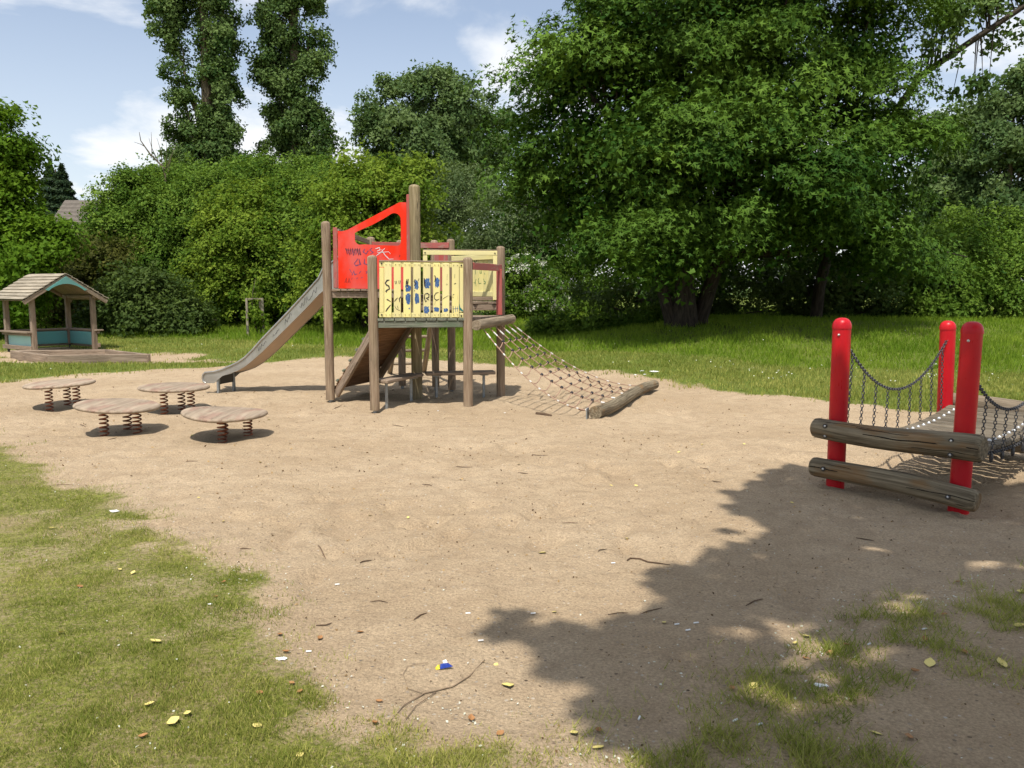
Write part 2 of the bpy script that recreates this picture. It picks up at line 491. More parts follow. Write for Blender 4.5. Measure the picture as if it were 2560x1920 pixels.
M['bark_dark'] = bark_mat('maple_bark', C(0.022, 0.018, 0.014), C(0.07, 0.057, 0.042))
M['bark_grey'] = bark_mat('poplar_bark', C(0.07, 0.055, 0.035), C(0.19, 0.155, 0.10))
M['roof_tile'] = plain_mat('roof_tile', C(0.14, 0.12, 0.10), 0.8, 0, 0.2, 0.25, 8)
M['brick'] = plain_mat('brick_wall', C(0.30, 0.12, 0.075), 0.85, 0, 0.2, 0.25, 10)
M['glass'] = plain_mat('window_glass', C(0.03, 0.035, 0.04), 0.08, 0, 0.6, 0.05, 2)
M['trim'] = plain_mat('white_trim', C(0.7, 0.68, 0.64), 0.5, 0, 0.3, 0.08, 6)
M['twig'] = bark_mat('twig_bark', C(0.06, 0.04, 0.025), C(0.17, 0.11, 0.07))
M['yellow_leaf'] = plain_mat('yellow_leaf', C(0.74, 0.61, 0.20), 0.55, 0, 0.3, 0.2, 40)
M['brown_leaf'] = plain_mat('brown_leaf', C(0.36, 0.18, 0.07), 0.6, 0, 0.3, 0.3, 40)
M['paper'] = plain_mat('white_paper', C(0.82, 0.82, 0.80), 0.7, 0, 0.2, 0.05, 20)
M['wrap_blue'] = plain_mat('blue_foil', C(0.02, 0.05, 0.32), 0.3, 0.1, 0.5, 0.2, 40)
M['wrap_yellow'] = plain_mat('yellow_foil', C(0.72, 0.58, 0.02), 0.3, 0.1, 0.5, 0.1, 40)

# ------------------------------------------------------------------ terrain
TM = Vector((-1.40, 12.0, 0))                      # mast of the climbing tower
TR, TPHI = 1.25, 10.0
def hexp(k):
    a = math.radians(TPHI + 60 * k); return Vector((TM.x + TR * math.cos(a), TM.y + TR * math.sin(a), 0))
H0, H1, H2, H3, H4, H5 = [hexp(k) for k in range(6)]   # H0 right, H1 back right, H2 back left, H3 left, H4 front left, H5 front right
DISCS = [  # centre pixel on the ground, height, tilt x, tilt y, state
    (150, 1014, 0.285, 0.02, 0.03), (289, 1073, 0.275, 0.01, -0.07), (432, 1021, 0.285, 0.0, -0.02), (567, 1094, 0.24, 0.0, -0.05)]
DPOS = [G(u, v) for u, v, *_ in DISCS]
DPOS[0] = Vector((-6.25, 11.25, 0)); DPOS[1] = Vector((-4.47, 9.2, 0)); DPOS[2] = Vector((-4.5, 10.85, 0)); DPOS[3] = Vector((-3.13, 8.85, 0))
RP1 = G(2088, 1212); RP2 = G(2396, 1272)
RP3 = Vector((RP1.x + 1.64, RP1.y + 1.45, 0)); RP4 = RP3 + (RP2 - RP1)
HOLLOWS = [(p.x, p.y, 0.62, 0.055) for p in DPOS] + \
          [(H4.x, H4.y, 0.45, 0.05), (H3.x, H3.y, 0.4, 0.05), (H1.x, H1.y, 0.4, 0.06), (H2.x, H2.y, 0.4, 0.06), (TM.x, TM.y, 0.9, 0.03)] + \
          [(-4.6, 12.9, 0.6, 0.05), (1.0, 10.6, 0.7, 0.03), ((RP1.x + RP4.x) / 2, (RP1.y + RP4.y) / 2, 0.8, 0.05)]
NEAR = [(-300, 1050), (0, 1125), (130, 1205), (300, 1265), (480, 1385), (600, 1440), (700, 1530), (740, 1620), (790, 1740), (760, 1840),
        (1100, 1865), (1480, 1850), (1640, 1790), (1840, 1690), (2060, 1600), (2300, 1500), (2560, 1420), (3200, 1330)]
BACK = [(3300, 1085), (2560, 1050), (2300, 1022), (2050, 1000), (1800, 975), (1600, 942), (1400, 925), (1270, 912), (1100, 900), (900, 893),
        (700, 900), (450, 922), (250, 932), (0, 952), (-300, 968)]
SANDPOLY = np.array([[G(u, v).x, G(u, v).y] for u, v in NEAR + BACK])
def poly_sd(P, x, y):
    """signed distance, positive inside"""
    x = np.asarray(x, float); y = np.asarray(y, float)
    d2 = np.full(x.shape, 1e18); ins = np.zeros(x.shape, bool)
    n = len(P)
    for i in range(n):
        ax, ay = P[i]; bx, by = P[(i + 1) % n]
        ex, ey = bx - ax, by - ay
        t = np.clip(((x - ax) * ex + (y - ay) * ey) / (ex * ex + ey * ey + 1e-12), 0, 1)
        d2 = np.minimum(d2, (x - ax - t * ex) ** 2 + (y - ay - t * ey) ** 2)
        c = ((ay > y) != (by > y)) & (x < (bx - ax) * (y - ay) / (by - ay + 1e-12) + ax)
        ins ^= c
    return np.where(ins, 1, -1) * np.sqrt(d2)
def sand_sd(x, y):
    s = poly_sd(SANDPOLY, x, y)
    # bare ground round the sand box and the play house
    for (ex, ey, rx, ry) in ((-9.7, 18.6, 2.6, 1.35), (-11.6, 20.6, 1.7, 1.5), (-7.2, 18.1, 1.3, 0.5)):
        q = np.sqrt(((x - ex) / rx) ** 2 + ((y - ey) / ry) ** 2)
        s = np.maximum(s, (1 - q) * min(rx, ry))
    return s
def grass_mask(x, y, tufts=False):
    """0 bare sand, 1 full lawn"""
    x = np.asarray(x, float); y = np.asarray(y, float)
    sd = sand_sd(x, y)
    n = fbm(x * 1.3, y * 1.3, 4) - 0.5
    n2 = fbm(x * 5.1 + 40, y * 5.1, 3) - 0.5
    edge = 0.22 + 0.012 * np.maximum(y, 0)
    m = sstep(edge, -edge, sd + n * 0.75 * np.clip(y / 7, .55, 1.6) + n2 * 0.4)
    # worn lawn at the near left, patchy tufts at the near right
    near = sstep(9.0, 6.0, y)
    left = sstep(0.6, -0.6, x)
    worn = sstep(0.40, 0.62, fbm(x * 2.1 + 5, y * 2.1 + 11, 4))
    m = m * (1 - near * left * 0.46 * worn)
    patch = 0.85 * sstep(0.50, 0.64, fbm(x * 1.7 + 3, y * 1.7 + 21, 4))
    right = near * sstep(-0.5, 0.6, x)
    m = m * (1 - right) + right * m * (patch if not tufts else sstep(.36, .54, fbm(x * 4.2 + 3, y * 3.6 + 21, 3)))
    if not tufts: m = m * (1 - .55 * right)
    # bare trodden dirt at the near right corner
    q = np.sqrt(((x - 1.72) / 0.5) ** 2 + ((y - 2.75) / 0.4) ** 2)
    m = m * sstep(0.7, 1.25, q)
    return m
def height(x, y):
    x = np.asarray(x, float); y = np.asarray(y, float)
    sd = sand_sd(x, y)
    lawn = sstep(0.3, -0.5, sd)
    z = 0.035 * lawn + 0.10 * (fbm(x * .35, y * .35, 3) - .5) * np.clip(0.3 + lawn, 0, 1)
    sandy = 1 - lawn
    z = z + sandy * (0.055 * (fbm(x * 1.6 + 7, y * 1.6, 3) - .5) + 0.045 * (fbm(x * 4.5, y * 4.5 + 3, 2) - .5))
    z = z - sandy * 0.045 * sstep(.56, .74, fbm(x * 5.5 + 70, y * 4.2 + 13, 2)) * sstep(.40, .60, fbm(x * .55 + 5, y * .55 + 8, 2))
    for hx, hy, r, d in HOLLOWS:
        z = z - d * np.exp(-((x - hx) ** 2 + (y - hy) ** 2) / (r * r * 0.5))
    # grassy bank rising at the right, under the maple
    bank = sstep(12.5, 23, y - 0.10 * x) * sstep(-1.0, 7.0, x)
    z = z + 0.60 * bank + 0.25 * bank * (fbm(x * .25 + 2, y * .25, 2) - .5)
    z = z + 0.25 * sstep(20, 34, y) * (1 - bank)
    far = sstep(50, 160, np.hypot(x, y))
    return z * (1 - far) + 1.2 * far
def hz1(x, y): return float(height(np.array([x]), np.array([y]))[0])
def onground(p): return Vector((p.x, p.y, hz1(p.x, p.y)))

def ground_material():
    m, nt, out = new_mat('ground_sand_and_grass'); b = NB(nt)
    p = b.pos()
    gm = b.attr('gmask', 'Fac')
    nf = b.noise(p, 38, 6, 0.7)
    gfac = b.mr(b.math('ADD', gm, b.math('MULTIPLY', b.math('SUBTRACT', nf, 0.5), 0.8)), 0.30, 0.68)
    # sand
    big = b.noise(p, 0.55, 5, 0.6); mid = b.noise(p, 5.0, 5, 0.6); fine = b.noise(p, 75, 5, 0.75)
    sand = b.mix(b.mr(big, 0.3, 0.7), C(0.435, 0.322, 0.202), C(0.515, 0.393, 0.258))
    sand = b.mix(b.mr(mid, 0.38, 0.68, 0, 0.40), sand, C(0.335, 0.240, 0.150))
    sand = b.hsv(sand, None, None, b.mr(fine, 0.25, 0.75, 0.66, 1.30))
    vc = b.voro(p, 48, 'Color'); vd = b.voro(p, 48)
    sp = nt.nodes.new('ShaderNodeSeparateColor'); nt.links.new(vc, sp.inputs[0])
    peb = b.math('MULTIPLY', b.mr(sp.outputs[0], 0.90, 0.93), b.mr(vd, 0.42, 0.30))
    pcol = b.mix(sp.outputs[1], C(0.14, 0.10, 0.07), C(0.62, 0.54, 0.43))
    sand = b.mix(b.math('MULTIPLY', peb, 0.8), sand, pcol)
    vd2 = b.voro(p, 17); vc2 = b.voro(p, 17, 'Color')
    sp2 = nt.nodes.new('ShaderNodeSeparateColor'); nt.links.new(vc2, sp2.inputs[0])
    peb2 = b.math('MULTIPLY', b.mr(sp2.outputs[0], 0.93, 0.95), b.mr(vd2, 0.16, 0.10))
    sand = b.mix(peb2, sand, b.mix(sp2.outputs[2], C(0.10, 0.07, 0.045), C(0.66, 0.60, 0.50)))
    # soil with short grass
    g1 = b.noise(p, 1.2, 5, 0.6); g2 = b.noise(p, 26, 6, 0.75)
    gr = b.mix(b.mr(g2, 0.32, 0.68), C(0.060, 0.085, 0.014), C(0.185, 0.235, 0.040))
    sy = nt.nodes.new('ShaderNodeSeparateXYZ'); nt.links.new(p, sy.inputs[0])
    worn = b.mr(sy.outputs[1], 9.5, 7.0)                       # the turf near the path is worn to dry thatch
    gw = b.mix(b.mr(g2, 0.34, 0.66), C(0.10, 0.115, 0.020), C(0.265, 0.285, 0.055))
    gw = b.mix(b.mr(g1, 0.45, 0.72, 0.05, 0.65), gw, C(0.29, 0.215, 0.105))
    gw = b.mix(b.mr(b.noise(p, 55, 4, 0.7), 0.48, 0.62, 0, 0.75), gw, C(0.38, 0.29, 0.165))
    gw = b.mix(b.mr(b.noise(p, 90, 3, 0.7), 0.55, 0.68, 0, 0.7), gw, C(0.06, 0.065, 0.018))
    gr = b.mix(b.mr(g1, 0.50, 0.75, 0, 0.5), gr, C(0.22, 0.19, 0.07))
    gr = b.mix(worn, gr, gw)
    col = b.mix(gfac, sand, gr)
    h1 = b.noise(p, 9, 4, 0.6); h2 = b.noise(p, 70, 5, 0.7)
    hh = b.math('ADD', b.math('MULTIPLY', h1, 0.8), b.math('MULTIPLY', h2, 0.35))
    # trodden pits and scuffs, only where people walked
    wob = nt.nodes.new('ShaderNodeVectorMath'); wob.operation = 'ADD'; nt.links.new(p, wob.inputs[0])
    nv = nt.nodes.new('ShaderNodeTexNoise'); nv.inputs['Scale'].default_value = 4.0; nt.links.new(p, nv.inputs['Vector'])
    nt.links.new(b.vmul(nv.outputs['Color'], (0.22, 0.22, 0.0)), wob.inputs[1])
    pit = b.mr(b.voro(b.vmul(wob.outputs[0], (1.0, 1.0, 0.0)), 3.4), 0.10, 0.34)
    pmask = b.mr(b.noise(p, 0.7, 3, 0.5), 0.42, 0.60)
    hh = b.math('ADD', hh, b.math('MULTIPLY', b.math('MULTIPLY', pit, pmask), 0.22))
    n1 = b.bump(hh, 0.95, 0.055)
    s = b.bsdf(col, 0.92, 0, 0.12, n1)
    nt.links.new(s.outputs[0], out.inputs[0]); return m
M['ground'] = ground_material()

def build_ground():
    NX, NY = 350, 350
    tx = np.linspace(-1, 1, NX); ty = np.linspace(-1, 1, NY)
    bx = 6.0; gx = 230 * np.sinh(bx * tx) / math.sinh(bx)
    gy = 6.0 + 230 * np.sinh(bx * ty) / math.sinh(bx)
    X, Y = np.meshgrid(gx, gy)
    x, y = X.ravel(), Y.ravel()
    z = height(x, y); gm = grass_mask(x, y)
    V = np.stack([x, y, z], 1)
    ii = np.arange(NX * NY).reshape(NY, NX)
    q = np.stack([ii[:-1, :-1], ii[:-1, 1:], ii[1:, 1:], ii[1:, :-1]], -1).reshape(-1, 4)
    fx = x[q].mean(1); fy = y[q].mean(1)
    sandf = gm[q].mean(1) < 0.5
    # the two pieces share their border, so the ground is closed
    inner = (np.abs(fx) < 40) & (fy > -6) & (fy < 40)
    sandf &= inner
    for name, sel, kind in (('sand', sandf, 'structure'), ('lawn', ~sandf, 'structure')):
        qs = q[sel]
        used = np.unique(qs); remap = np.full(len(V), -1); remap[used] = np.arange(len(used))
        loops = remap[qs].ravel()
        n = len(qs)
        me = np_mesh(name, V[used], loops, np.arange(n) * 4, np.full(n, 4), M['ground'], {'gmask': gm[used]}, smooth=True)
        o = link(name, me)
        o['kind'] = kind
        o['label'] = 'trodden beige sand of the play area' if name == 'sand' else 'lawn and grassy bank around the sand'
build_ground()

# ------------------------------------------------------------------ grass blades
def blade_mesh(name, x, y, z, h, w, lean, tone, mat, rs, seg=2):
    n = len(x)
    a = rs.rand(n) * 6.283; la = rs.rand(n) * 6.283
    dx, dy = np.cos(a) * w / 2, np.sin(a) * w / 2
    lx, ly = np.cos(la) * lean * h, np.sin(la) * lean * h
    base = np.stack([x, y, z], 1)
    if seg == 2:
        V = np.empty((n, 5, 3))
        sd = np.stack([dx, dy, np.zeros(n)], 1)
        mid = base + np.stack([lx * .3, ly * .3, h * .6], 1)
        tip = base + np.stack([lx, ly, h * (1 - .25 * lean)], 1)
        V[:, 0] = base - sd; V[:, 1] = base + sd; V[:, 2] = mid + sd * .75; V[:, 3] = mid - sd * .75; V[:, 4] = tip
        V[:, :2, 2] -= 0.01
        loops = (np.arange(n)[:, None] * 5 + np.array([0, 1, 2, 3, 3, 2, 4])).ravel()
        st = (np.arange(n)[:, None] * 7 + np.array([0, 4])).ravel(); to = np.tile([4, 3], n); k = 5
    else:
        V = np.empty((n, 3, 3))
        sd = np.stack([dx, dy, np.zeros(n)], 1)
        V[:, 0] = base - sd; V[:, 1] = base + sd; V[:, 2] = base + np.stack([lx, ly, h], 1)
        V[:, :2, 2] -= 0.01
        loops = np.arange(n * 3); st = np.arange(n) * 3; to = np.full(n, 3); k = 3
    me = np_mesh(name, V.reshape(-1, 3), loops, st, to, mat, {'tone': np.repeat(tone, k)})
    o = link(name, me); o['kind'] = 'stuff'
    return o
M['grass'] = leaf_mat('grass_blades', C(0.145, 0.195, 0.024), C(0.56, 0.52, 0.15), 0.40, 0.6, 0.12, C(0.36, 0.42, 0.08))
M['tall_grass'] = leaf_mat('meadow_grass', C(0.12, 0.22, 0.016), C(0.34, 0.43, 0.05), 0.45, 0.6, 0.08, C(0.28, 0.40, 0.04))

def build_grass():
    rs = np.random.RandomState(11)
    # near lawn and tufts
    n = 900000
    yy = 1.9 * np.exp(rs.rand(n) * math.log(9.5 / 1.9)); xx = (rs.rand(n) * 2 - 1) * (0.72 * yy + 0.5)
    m = grass_mask(xx, yy, True)
    tuft = fbm(xx * 7, yy * 7, 2)
    keep = rs.rand(n) < np.clip(m * (0.5 + .9 * sstep(.35, .7, tuft)) * np.where(xx > 0, .5, 1), 0, 1) ** 1.15
    xx, yy, m, tuft = xx[keep], yy[keep], m[keep], tuft[keep]
    k = len(xx)
    hgt = (0.008 + 0.021 * rs.rand(k) ** 1.8) * (0.55 + 0.8 * tuft) * (1 + 1.4 * (xx > 0.2) * (rs.rand(k) < .5))
    tone = np.clip(fbm(xx * 1.4, yy * 1.4, 3) * 1.0 - .05 + rs.randn(k) * .3, 0, 1)
    o = blade_mesh('short_grass', xx, yy, height(xx, yy), hgt, 0.0035 + 0.003 * rs.rand(k), 0.5 + .9 * rs.rand(k), tone, M['grass'], rs, 1)
    o['label'] = 'short worn grass of the lawn in the foreground'
    # mown strip behind the sand and the far lawn
    n = 330000
    yy = 9.0 * np.exp(rs.rand(n) * math.log(36 / 9.0)); xx = (rs.rand(n) * 2 - 1) * (0.70 * yy + 1)
    m = grass_mask(xx, yy)
    keep = rs.rand(n) < m * (0.45 + .55 * sstep(.3, .6, fbm(xx * 2, yy * 2, 3)))
    xx, yy, m = xx[keep], yy[keep], m[keep]; k = len(xx)
    sd = -sand_sd(xx, yy)
    tall = sstep(2.0, 3.0, sd + (fbm(xx * .5, yy * .5, 2) - .5) * .8 + np.where(xx < -5, -0.6, 0)) * sstep(15.5, 18.5, yy + 0.12 * np.maximum(xx, 0) * 2)
    hgt = (0.035 + 0.04 * rs.rand(k)) * (1 - tall) + tall * (0.08 + 0.17 * rs.rand(k) ** 2) * (.5 + .9 * fbm(xx * 1.2 + 9, yy * 1.2, 3)) * np.where(xx > 1, .75, 1)
    wd = 0.008 + 0.0007 * yy * (0.5 + rs.rand(k))
    tone = np.clip(fbm(xx * .6, yy * .6 + 50, 3) * .8 - .05 + rs.randn(k) * .2 + .05 * (1 - tall), 0, 1)
    for nm, sel, mat, lab in (('mown_grass', tall < .4, M['grass'], 'mown grass strip behind the sand'),
                              ('meadow_grass', tall >= .4, M['tall_grass'], 'tall green meadow grass before the bushes and on the bank')):
        o = blade_mesh(nm, xx[sel], yy[sel], height(xx[sel], yy[sel]), hgt[sel], wd[sel], 0.2 + .5 * rs.rand(sel.sum()), tone[sel], mat, rs, 1)
        o['label'] = lab
build_grass()

# ------------------------------------------------------------------ trees and bushes
def leaf_template(kind):
    if kind == 'maple':       # five pointed spikes round the stalk
        V, Fs = [], []
        for a, L, wd in ((0, 1.0, .26), (58, .85, .24), (-58, .85, .24), (118, .55, .2), (-118, .55, .2)):
            r = math.radians(a); d = np.array([math.sin(r), math.cos(r)]); p = np.array([d[1], -d[0]])
            b = len(V)
            V += [(*(d * -.05 + p * wd * .6), 0), (*(d * L), -.10 * L), (*(d * -.05 - p * wd * .6), 0)]
            Fs.append((b, b + 1, b + 2))
        return np.array(V) * .6, Fs
    if kind == 'star':        # three broad points
        V, Fs = [], []
        for a, L, wd in ((0, 1.0, .30), (72, .8, .28), (-72, .8, .28)):
            r = math.radians(a); d = np.array([math.sin(r), math.cos(r)]); p = np.array([d[1], -d[0]])
            b = len(V)
            V += [(*(d * -.15 + p * wd * .75), 0), (*(d * L), -.10 * L), (*(d * -.15 - p * wd * .75), 0)]
            Fs.append((b, b + 1, b + 2))
        return np.array(V) * .6, Fs
    if kind == 'tri':
        return np.array([(-.36, -.22, .05), (.36, -.22, .05), (0, .62, -.05)]), [(0, 1, 2)]
    if kind == 'long':
        return np.array([(-.0, -.5, 0), (.17, 0, .05), (0, .5, -.06), (-.17, 0, .05)]), [(0, 1, 2, 3)]
    if kind == 'needle':
        return np.array([(-.09, -.5, 0), (.09, -.5, 0), (0, .5, -.05)]), [(0, 1, 2)]
    return np.array([(0, -.5, 0), (.34, -.05, .07), (0, .5, -.05), (-.34, -.05, .07)]), [(0, 1, 2, 3)]
TPL = {k: leaf_template(k) for k in ('maple', 'star', 'tri', 'long', 'oval', 'needle')}

def leaf_mesh(name, P, N, size, tone, kind, mat, rs):
    T, Fs = TPL[kind]
    n = len(P)
    N = N / np.linalg.norm(N, axis=1)[:, None]
    ref = rs.randn(n, 3)
    A = np.cross(N, ref); A /= np.linalg.norm(A, axis=1)[:, None] + 1e-9
    B = np.cross(N, A)
    V = P[:, None, :] + size[:, None, None] * (A[:, None, :] * T[None, :, 0:1] + B[:, None, :] * T[None, :, 1:2] + N[:, None, :] * T[None, :, 2:3])
    k = len(T); fl = np.concatenate([np.array(f) for f in Fs]); tot = np.array([len(f) for f in Fs])
    loops = (np.arange(n)[:, None] * k + fl).ravel()
    totals = np.tile(tot, n); starts = np.concatenate([[0], np.cumsum(totals)[:-1]])
    return np_mesh(name, V.reshape(-1, 3), loops, starts, totals, mat, {'tone': np.repeat(np.clip(tone, 0, 1), k)})

def crown_points(rs, lobes, n_clumps, per, clump_r, flat=0.35, inner=0.3, droop=0.3, up=0.7, minz=None, jit=0.5, tone0=0.35, tonev=0.18, bough=6, brad=1.9, bz=.42, rough=.07):
    """leaf positions gathered in layered clumps over a set of ellipsoid lobes (cx,cy,cz,rx,ry,rz)"""
    L = np.array(lobes, float)
    area = (L[:, 3] * L[:, 4] + L[:, 4] * L[:, 5] + L[:, 3] * L[:, 5])
    pr = area / area.sum()
    Pc, Oc, dp = [], [], []
    n_total = n_clumps; n_clumps = max(6, n_clumps // bough)
    need = n_clumps
    while need > 0:
        m = int(need * 1.6) + 20
        li = rs.choice(len(L), m, p=pr)
        d = rs.randn(m, 3); d /= np.linalg.norm(d, axis=1)[:, None]
        inn = rs.rand(m) < inner
        rad = np.where(inn, 0.35 + 0.5 * rs.rand(m), 1.0 + rs.randn(m) * rough)
        p = L[li, :3] + d * L[li, 3:] * rad[:, None]
        o = d / L[li, 3:]; o /= np.linalg.norm(o, axis=1)[:, None]
        ok = np.ones(m, bool)
        if minz is not None: ok &= p[:, 2] > minz + rs.rand(m) * .4
        # drop clumps that lie deep inside another lobe
        for j in range(len(L)):
            q = np.sum(((p - L[j, :3]) / L[j, 3:]) ** 2, 1)
            ok &= ~((q < 0.42) & (li != j) & ~inn)
        # thin out the far side
        ok &= ~((o[:, 1] > 0.55) & (rs.rand(m) < 0.45))
        Pc.append(p[ok]); Oc.append(o[ok]); dp.append(rad[ok])
        need -= ok.sum()
    Pc = np.concatenate(Pc)[:n_clumps]; Oc = np.concatenate(Oc)[:n_clumps]; dp = np.concatenate(dp)[:n_clumps]
    # every bough carries a flat spray of clumps that droops outwards
    nb = len(Pc); bi = np.concatenate([np.arange(nb), rs.randint(0, nb, max(0, n_total - nb))])
    bs = 0.6 + 0.8 * rs.rand(nb)
    off = rs.randn(len(bi), 3) * np.array([1, 1, bz]) * (brad * .55 * clump_r * bs[bi])[:, None]; off[:nb] = 0
    hor = Oc.copy(); hor[:, 2] = 0
    off[:, 2] -= .35 * np.maximum(0, np.sum(off * hor[bi], 1))
    btone = rs.randn(nb) * tonev
    Pc = Pc[bi] + off; Oc = Oc[bi]
    n = len(Pc)
    cn = Oc * (1 - up) + np.array([0, 0, up]) + rs.randn(n, 3) * .12
    cn /= np.linalg.norm(cn, axis=1)[:, None]
    cr = clump_r * (0.55 + 0.9 * rs.rand(n))
    cnt = np.maximum(3, (per * (cr / clump_r) ** 1.6 * (0.7 + .6 * rs.rand(n))).astype(int))
    idx = np.repeat(np.arange(n), cnt); k = len(idx)
    ref = rs.randn(n, 3); A = np.cross(cn, ref); A /= np.linalg.norm(A, axis=1)[:, None]; B = np.cross(cn, A)
    rho = np.sqrt(rs.rand(k)); th = rs.rand(k) * 6.283
    rr = rho * cr[idx]
    P = Pc[idx] + A[idx] * (rr * np.cos(th))[:, None] + B[idx] * (rr * np.sin(th))[:, None] + cn[idx] * (rs.randn(k) * flat * cr[idx])[:, None]
    P[:, 2] -= droop * rho ** 2 * cr[idx]
    rad_dir = A[idx] * np.cos(th)[:, None] + B[idx] * np.sin(th)[:, None]
    N = cn[idx] + rad_dir * (rho * droop * 1.2)[:, None] + rs.randn(k, 3) * jit
    ct = rs.randn(n) * tonev * .5 + btone[bi]
    tone = tone0 + ct[idx] + rs.randn(k) * 0.13
    return P, N, tone, Pc

def trunk_mesh(base, top, r0, r1, lobes=None, limb_r=0.06, bend=0.15, seed=1, nlimb=None, twigs=None, rs=None, clumps=None):
    mb = MB(); rr = random.Random(seed)
    base, top = Vector(base), Vector(top)
    pts, rad = [], []
    ax = rr.uniform(-1, 1) * bend; ay = rr.uniform(-1, 1) * bend
    for i in range(9):
        t = i / 8
        p = base.lerp(top, t)
        p += Vector((ax, ay, 0)) * math.sin(t * math.pi) + Vector((rr.uniform(-1, 1), rr.uniform(-1, 1), 0)) * 0.04 * (0 < i < 8)
        pts.append(p); rad.append((r0 * (1 - t) + r1 * t) * (1 + 0.35 * max(0, 1 - t * 9)))
    pts.insert(0, pts[0] - Vector((0, 0, .4))); rad.insert(0, rad[0])
    mb.tube(pts, rad, 10, wob=0.08, seed=seed)
    ends = []
    if lobes is not None:
        for j, L in enumerate(lobes):
            c = Vector(L[:3]); 
            t = rr.uniform(0.35, 0.8); s = pts[1 + int(t * 8)]
            if c.z < s.z: s = pts[1 + int(0.3 * 8)]
            m1 = s.lerp(c, 0.5) + Vector((0, 0, -0.06 * (c - s).length))
            mb.tube([s, s.lerp(m1, .5), m1, m1.lerp(c, .6), c], [limb_r * 1.2, limb_r, limb_r * .8, limb_r * .55, limb_r * .3], 7)
            ends.append((m1, c))
    if clumps is not None and ends:
        sel = clumps[rs.choice(len(clumps), min(twigs or 0, len(clumps)), replace=False)] if twigs else []
        for q in sel:
            q = Vector(q)
            e = min(ends, key=lambda e: (e[1] - q).length)
            s = e[0].lerp(e[1], rr.uniform(.1, .9))
            mb.tube([s, s.lerp(q, .5) + Vector((0, 0, .1)), q], [limb_r * .35, limb_r * .22, limb_r * .1], 5, caps=(False, False))
    return mb

def plant(name, label, cat, base, lobes, n_clumps, per, clump_r, leaf, kind, mat, seed, trunk=None, group=None, bark='bark', twigs=14, limb_r=.06, shoots=0, **kw):
    rs = np.random.RandomState(seed)
    base = onground(Vector(base))
    o = empty(name, base, label, cat, group)
    P, N, tone, Pc = crown_points(rs, lobes, n_clumps, per, clump_r, **kw)
    if shoots:                 # stray shoots standing out of the outline
        pk = Pc[rs.choice(len(Pc), shoots)]; n_ = 9
        d = rs.randn(shoots, 3) * .35 + np.array([0, -.25, 1.0]); d /= np.linalg.norm(d, axis=1)[:, None]
        ln = (.35 + .75 * rs.rand(shoots)) * clump_r * 2.4; t = np.linspace(.25, 1, n_)
        Q = (pk[:, None, :] + d[:, None, :] * (ln[:, None] * t)[..., None] + rs.randn(shoots, n_, 3) * leaf * .45)
        Q[..., 2] -= (t ** 2 * .18)[None] * ln[:, None]
        P = np.concatenate([P, Q.reshape(-1, 3)]); N = np.concatenate([N, rs.randn(shoots * n_, 3) + np.array([0, -.3, .8])]); tone = np.concatenate([tone, .55 + rs.randn(shoots * n_) * .2])
    # no leaves below the ground
    gz = height(P[:, 0], P[:, 1]); ok = P[:, 2] > gz + 0.03
    P, N, tone = P[ok], N[ok], tone[ok]
    size = leaf * (0.65 + 0.7 * rs.rand(len(P)))
    me = leaf_mesh(name + '_crown', P - np.array(base), N, size, tone, kind, mat, rs)
    c = link('crown' if cat == 'tree' else 'foliage', me, o)
    if trunk is None:
        top = Vector((np.mean([l[0] for l in lobes]), np.mean([l[1] for l in lobes]), max(l[2] for l in lobes)))
        trunk = (top, 0.09, 0.03)
    t = trunk_mesh(base, trunk[0], trunk[1], trunk[2], lobes, limb_r, seed=seed, twigs=twigs, rs=rs, clumps=Pc)
    t.build('trunk' if cat == 'tree' else 'stems', M[bark], o)
    return o, len(P)

LM = {}
LM['maple'] = leaf_mat('maple_leaves', C(0.022, 0.066, 0.007), C(0.140, 0.240, 0.030), 0.18, 0.6, 0.08, C(0.12, 0.19, 0.015))
LM['hazel'] = leaf_mat('hazel_leaves', C(0.052, 0.115, 0.012), C(0.200, 0.305, 0.042), 0.35, 0.6, 0.08)
LM['lime'] = leaf_mat('lime_leaves', C(0.075, 0.15, 0.012), C(0.28, 0.37, 0.045), 0.40, 0.6, 0.08, C(.26, .34, .03))
LM['poplar'] = leaf_mat('poplar_leaves', C(0.042, 0.090, 0.022), C(0.175, 0.250, 0.075), 0.25, 0.6, 0.08)
LM['far'] = leaf_mat('distant_leaves', C(0.065, 0.120, 0.038), C(0.195, 0.265, 0.095), 0.3, 0.6, 0.08)
LM['willow'] = leaf_mat('willow_leaves', C(0.075, 0.120, 0.045), C(0.200, 0.255, 0.105), 0.3, 0.6, 0.08)
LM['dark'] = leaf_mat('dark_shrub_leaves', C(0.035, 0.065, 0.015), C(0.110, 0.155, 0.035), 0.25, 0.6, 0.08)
LM['olive'] = leaf_mat('olive_shrub_leaves', C(0.050, 0.060, 0.012), C(0.13, 0.13, 0.025), 0.25, 0.6, 0.08)
LM['ash'] = leaf_mat('ash_leaves', C(0.050, 0.120, 0.007), C(0.180, 0.300, 0.022), 0.42, 0.6, 0.08)
LM['conifer'] = leaf_mat('conifer_needles', C(0.018, 0.040, 0.020), C(0.055, 0.085, 0.035), 0.1, 0.6, 0.08)
LM['blossom'] = leaf_mat('white_blossom', C(0.62, 0.64, 0.50), C(0.80, 0.80, 0.70), 0.25, 0.6, 0.08, C(.7, .7, .6))

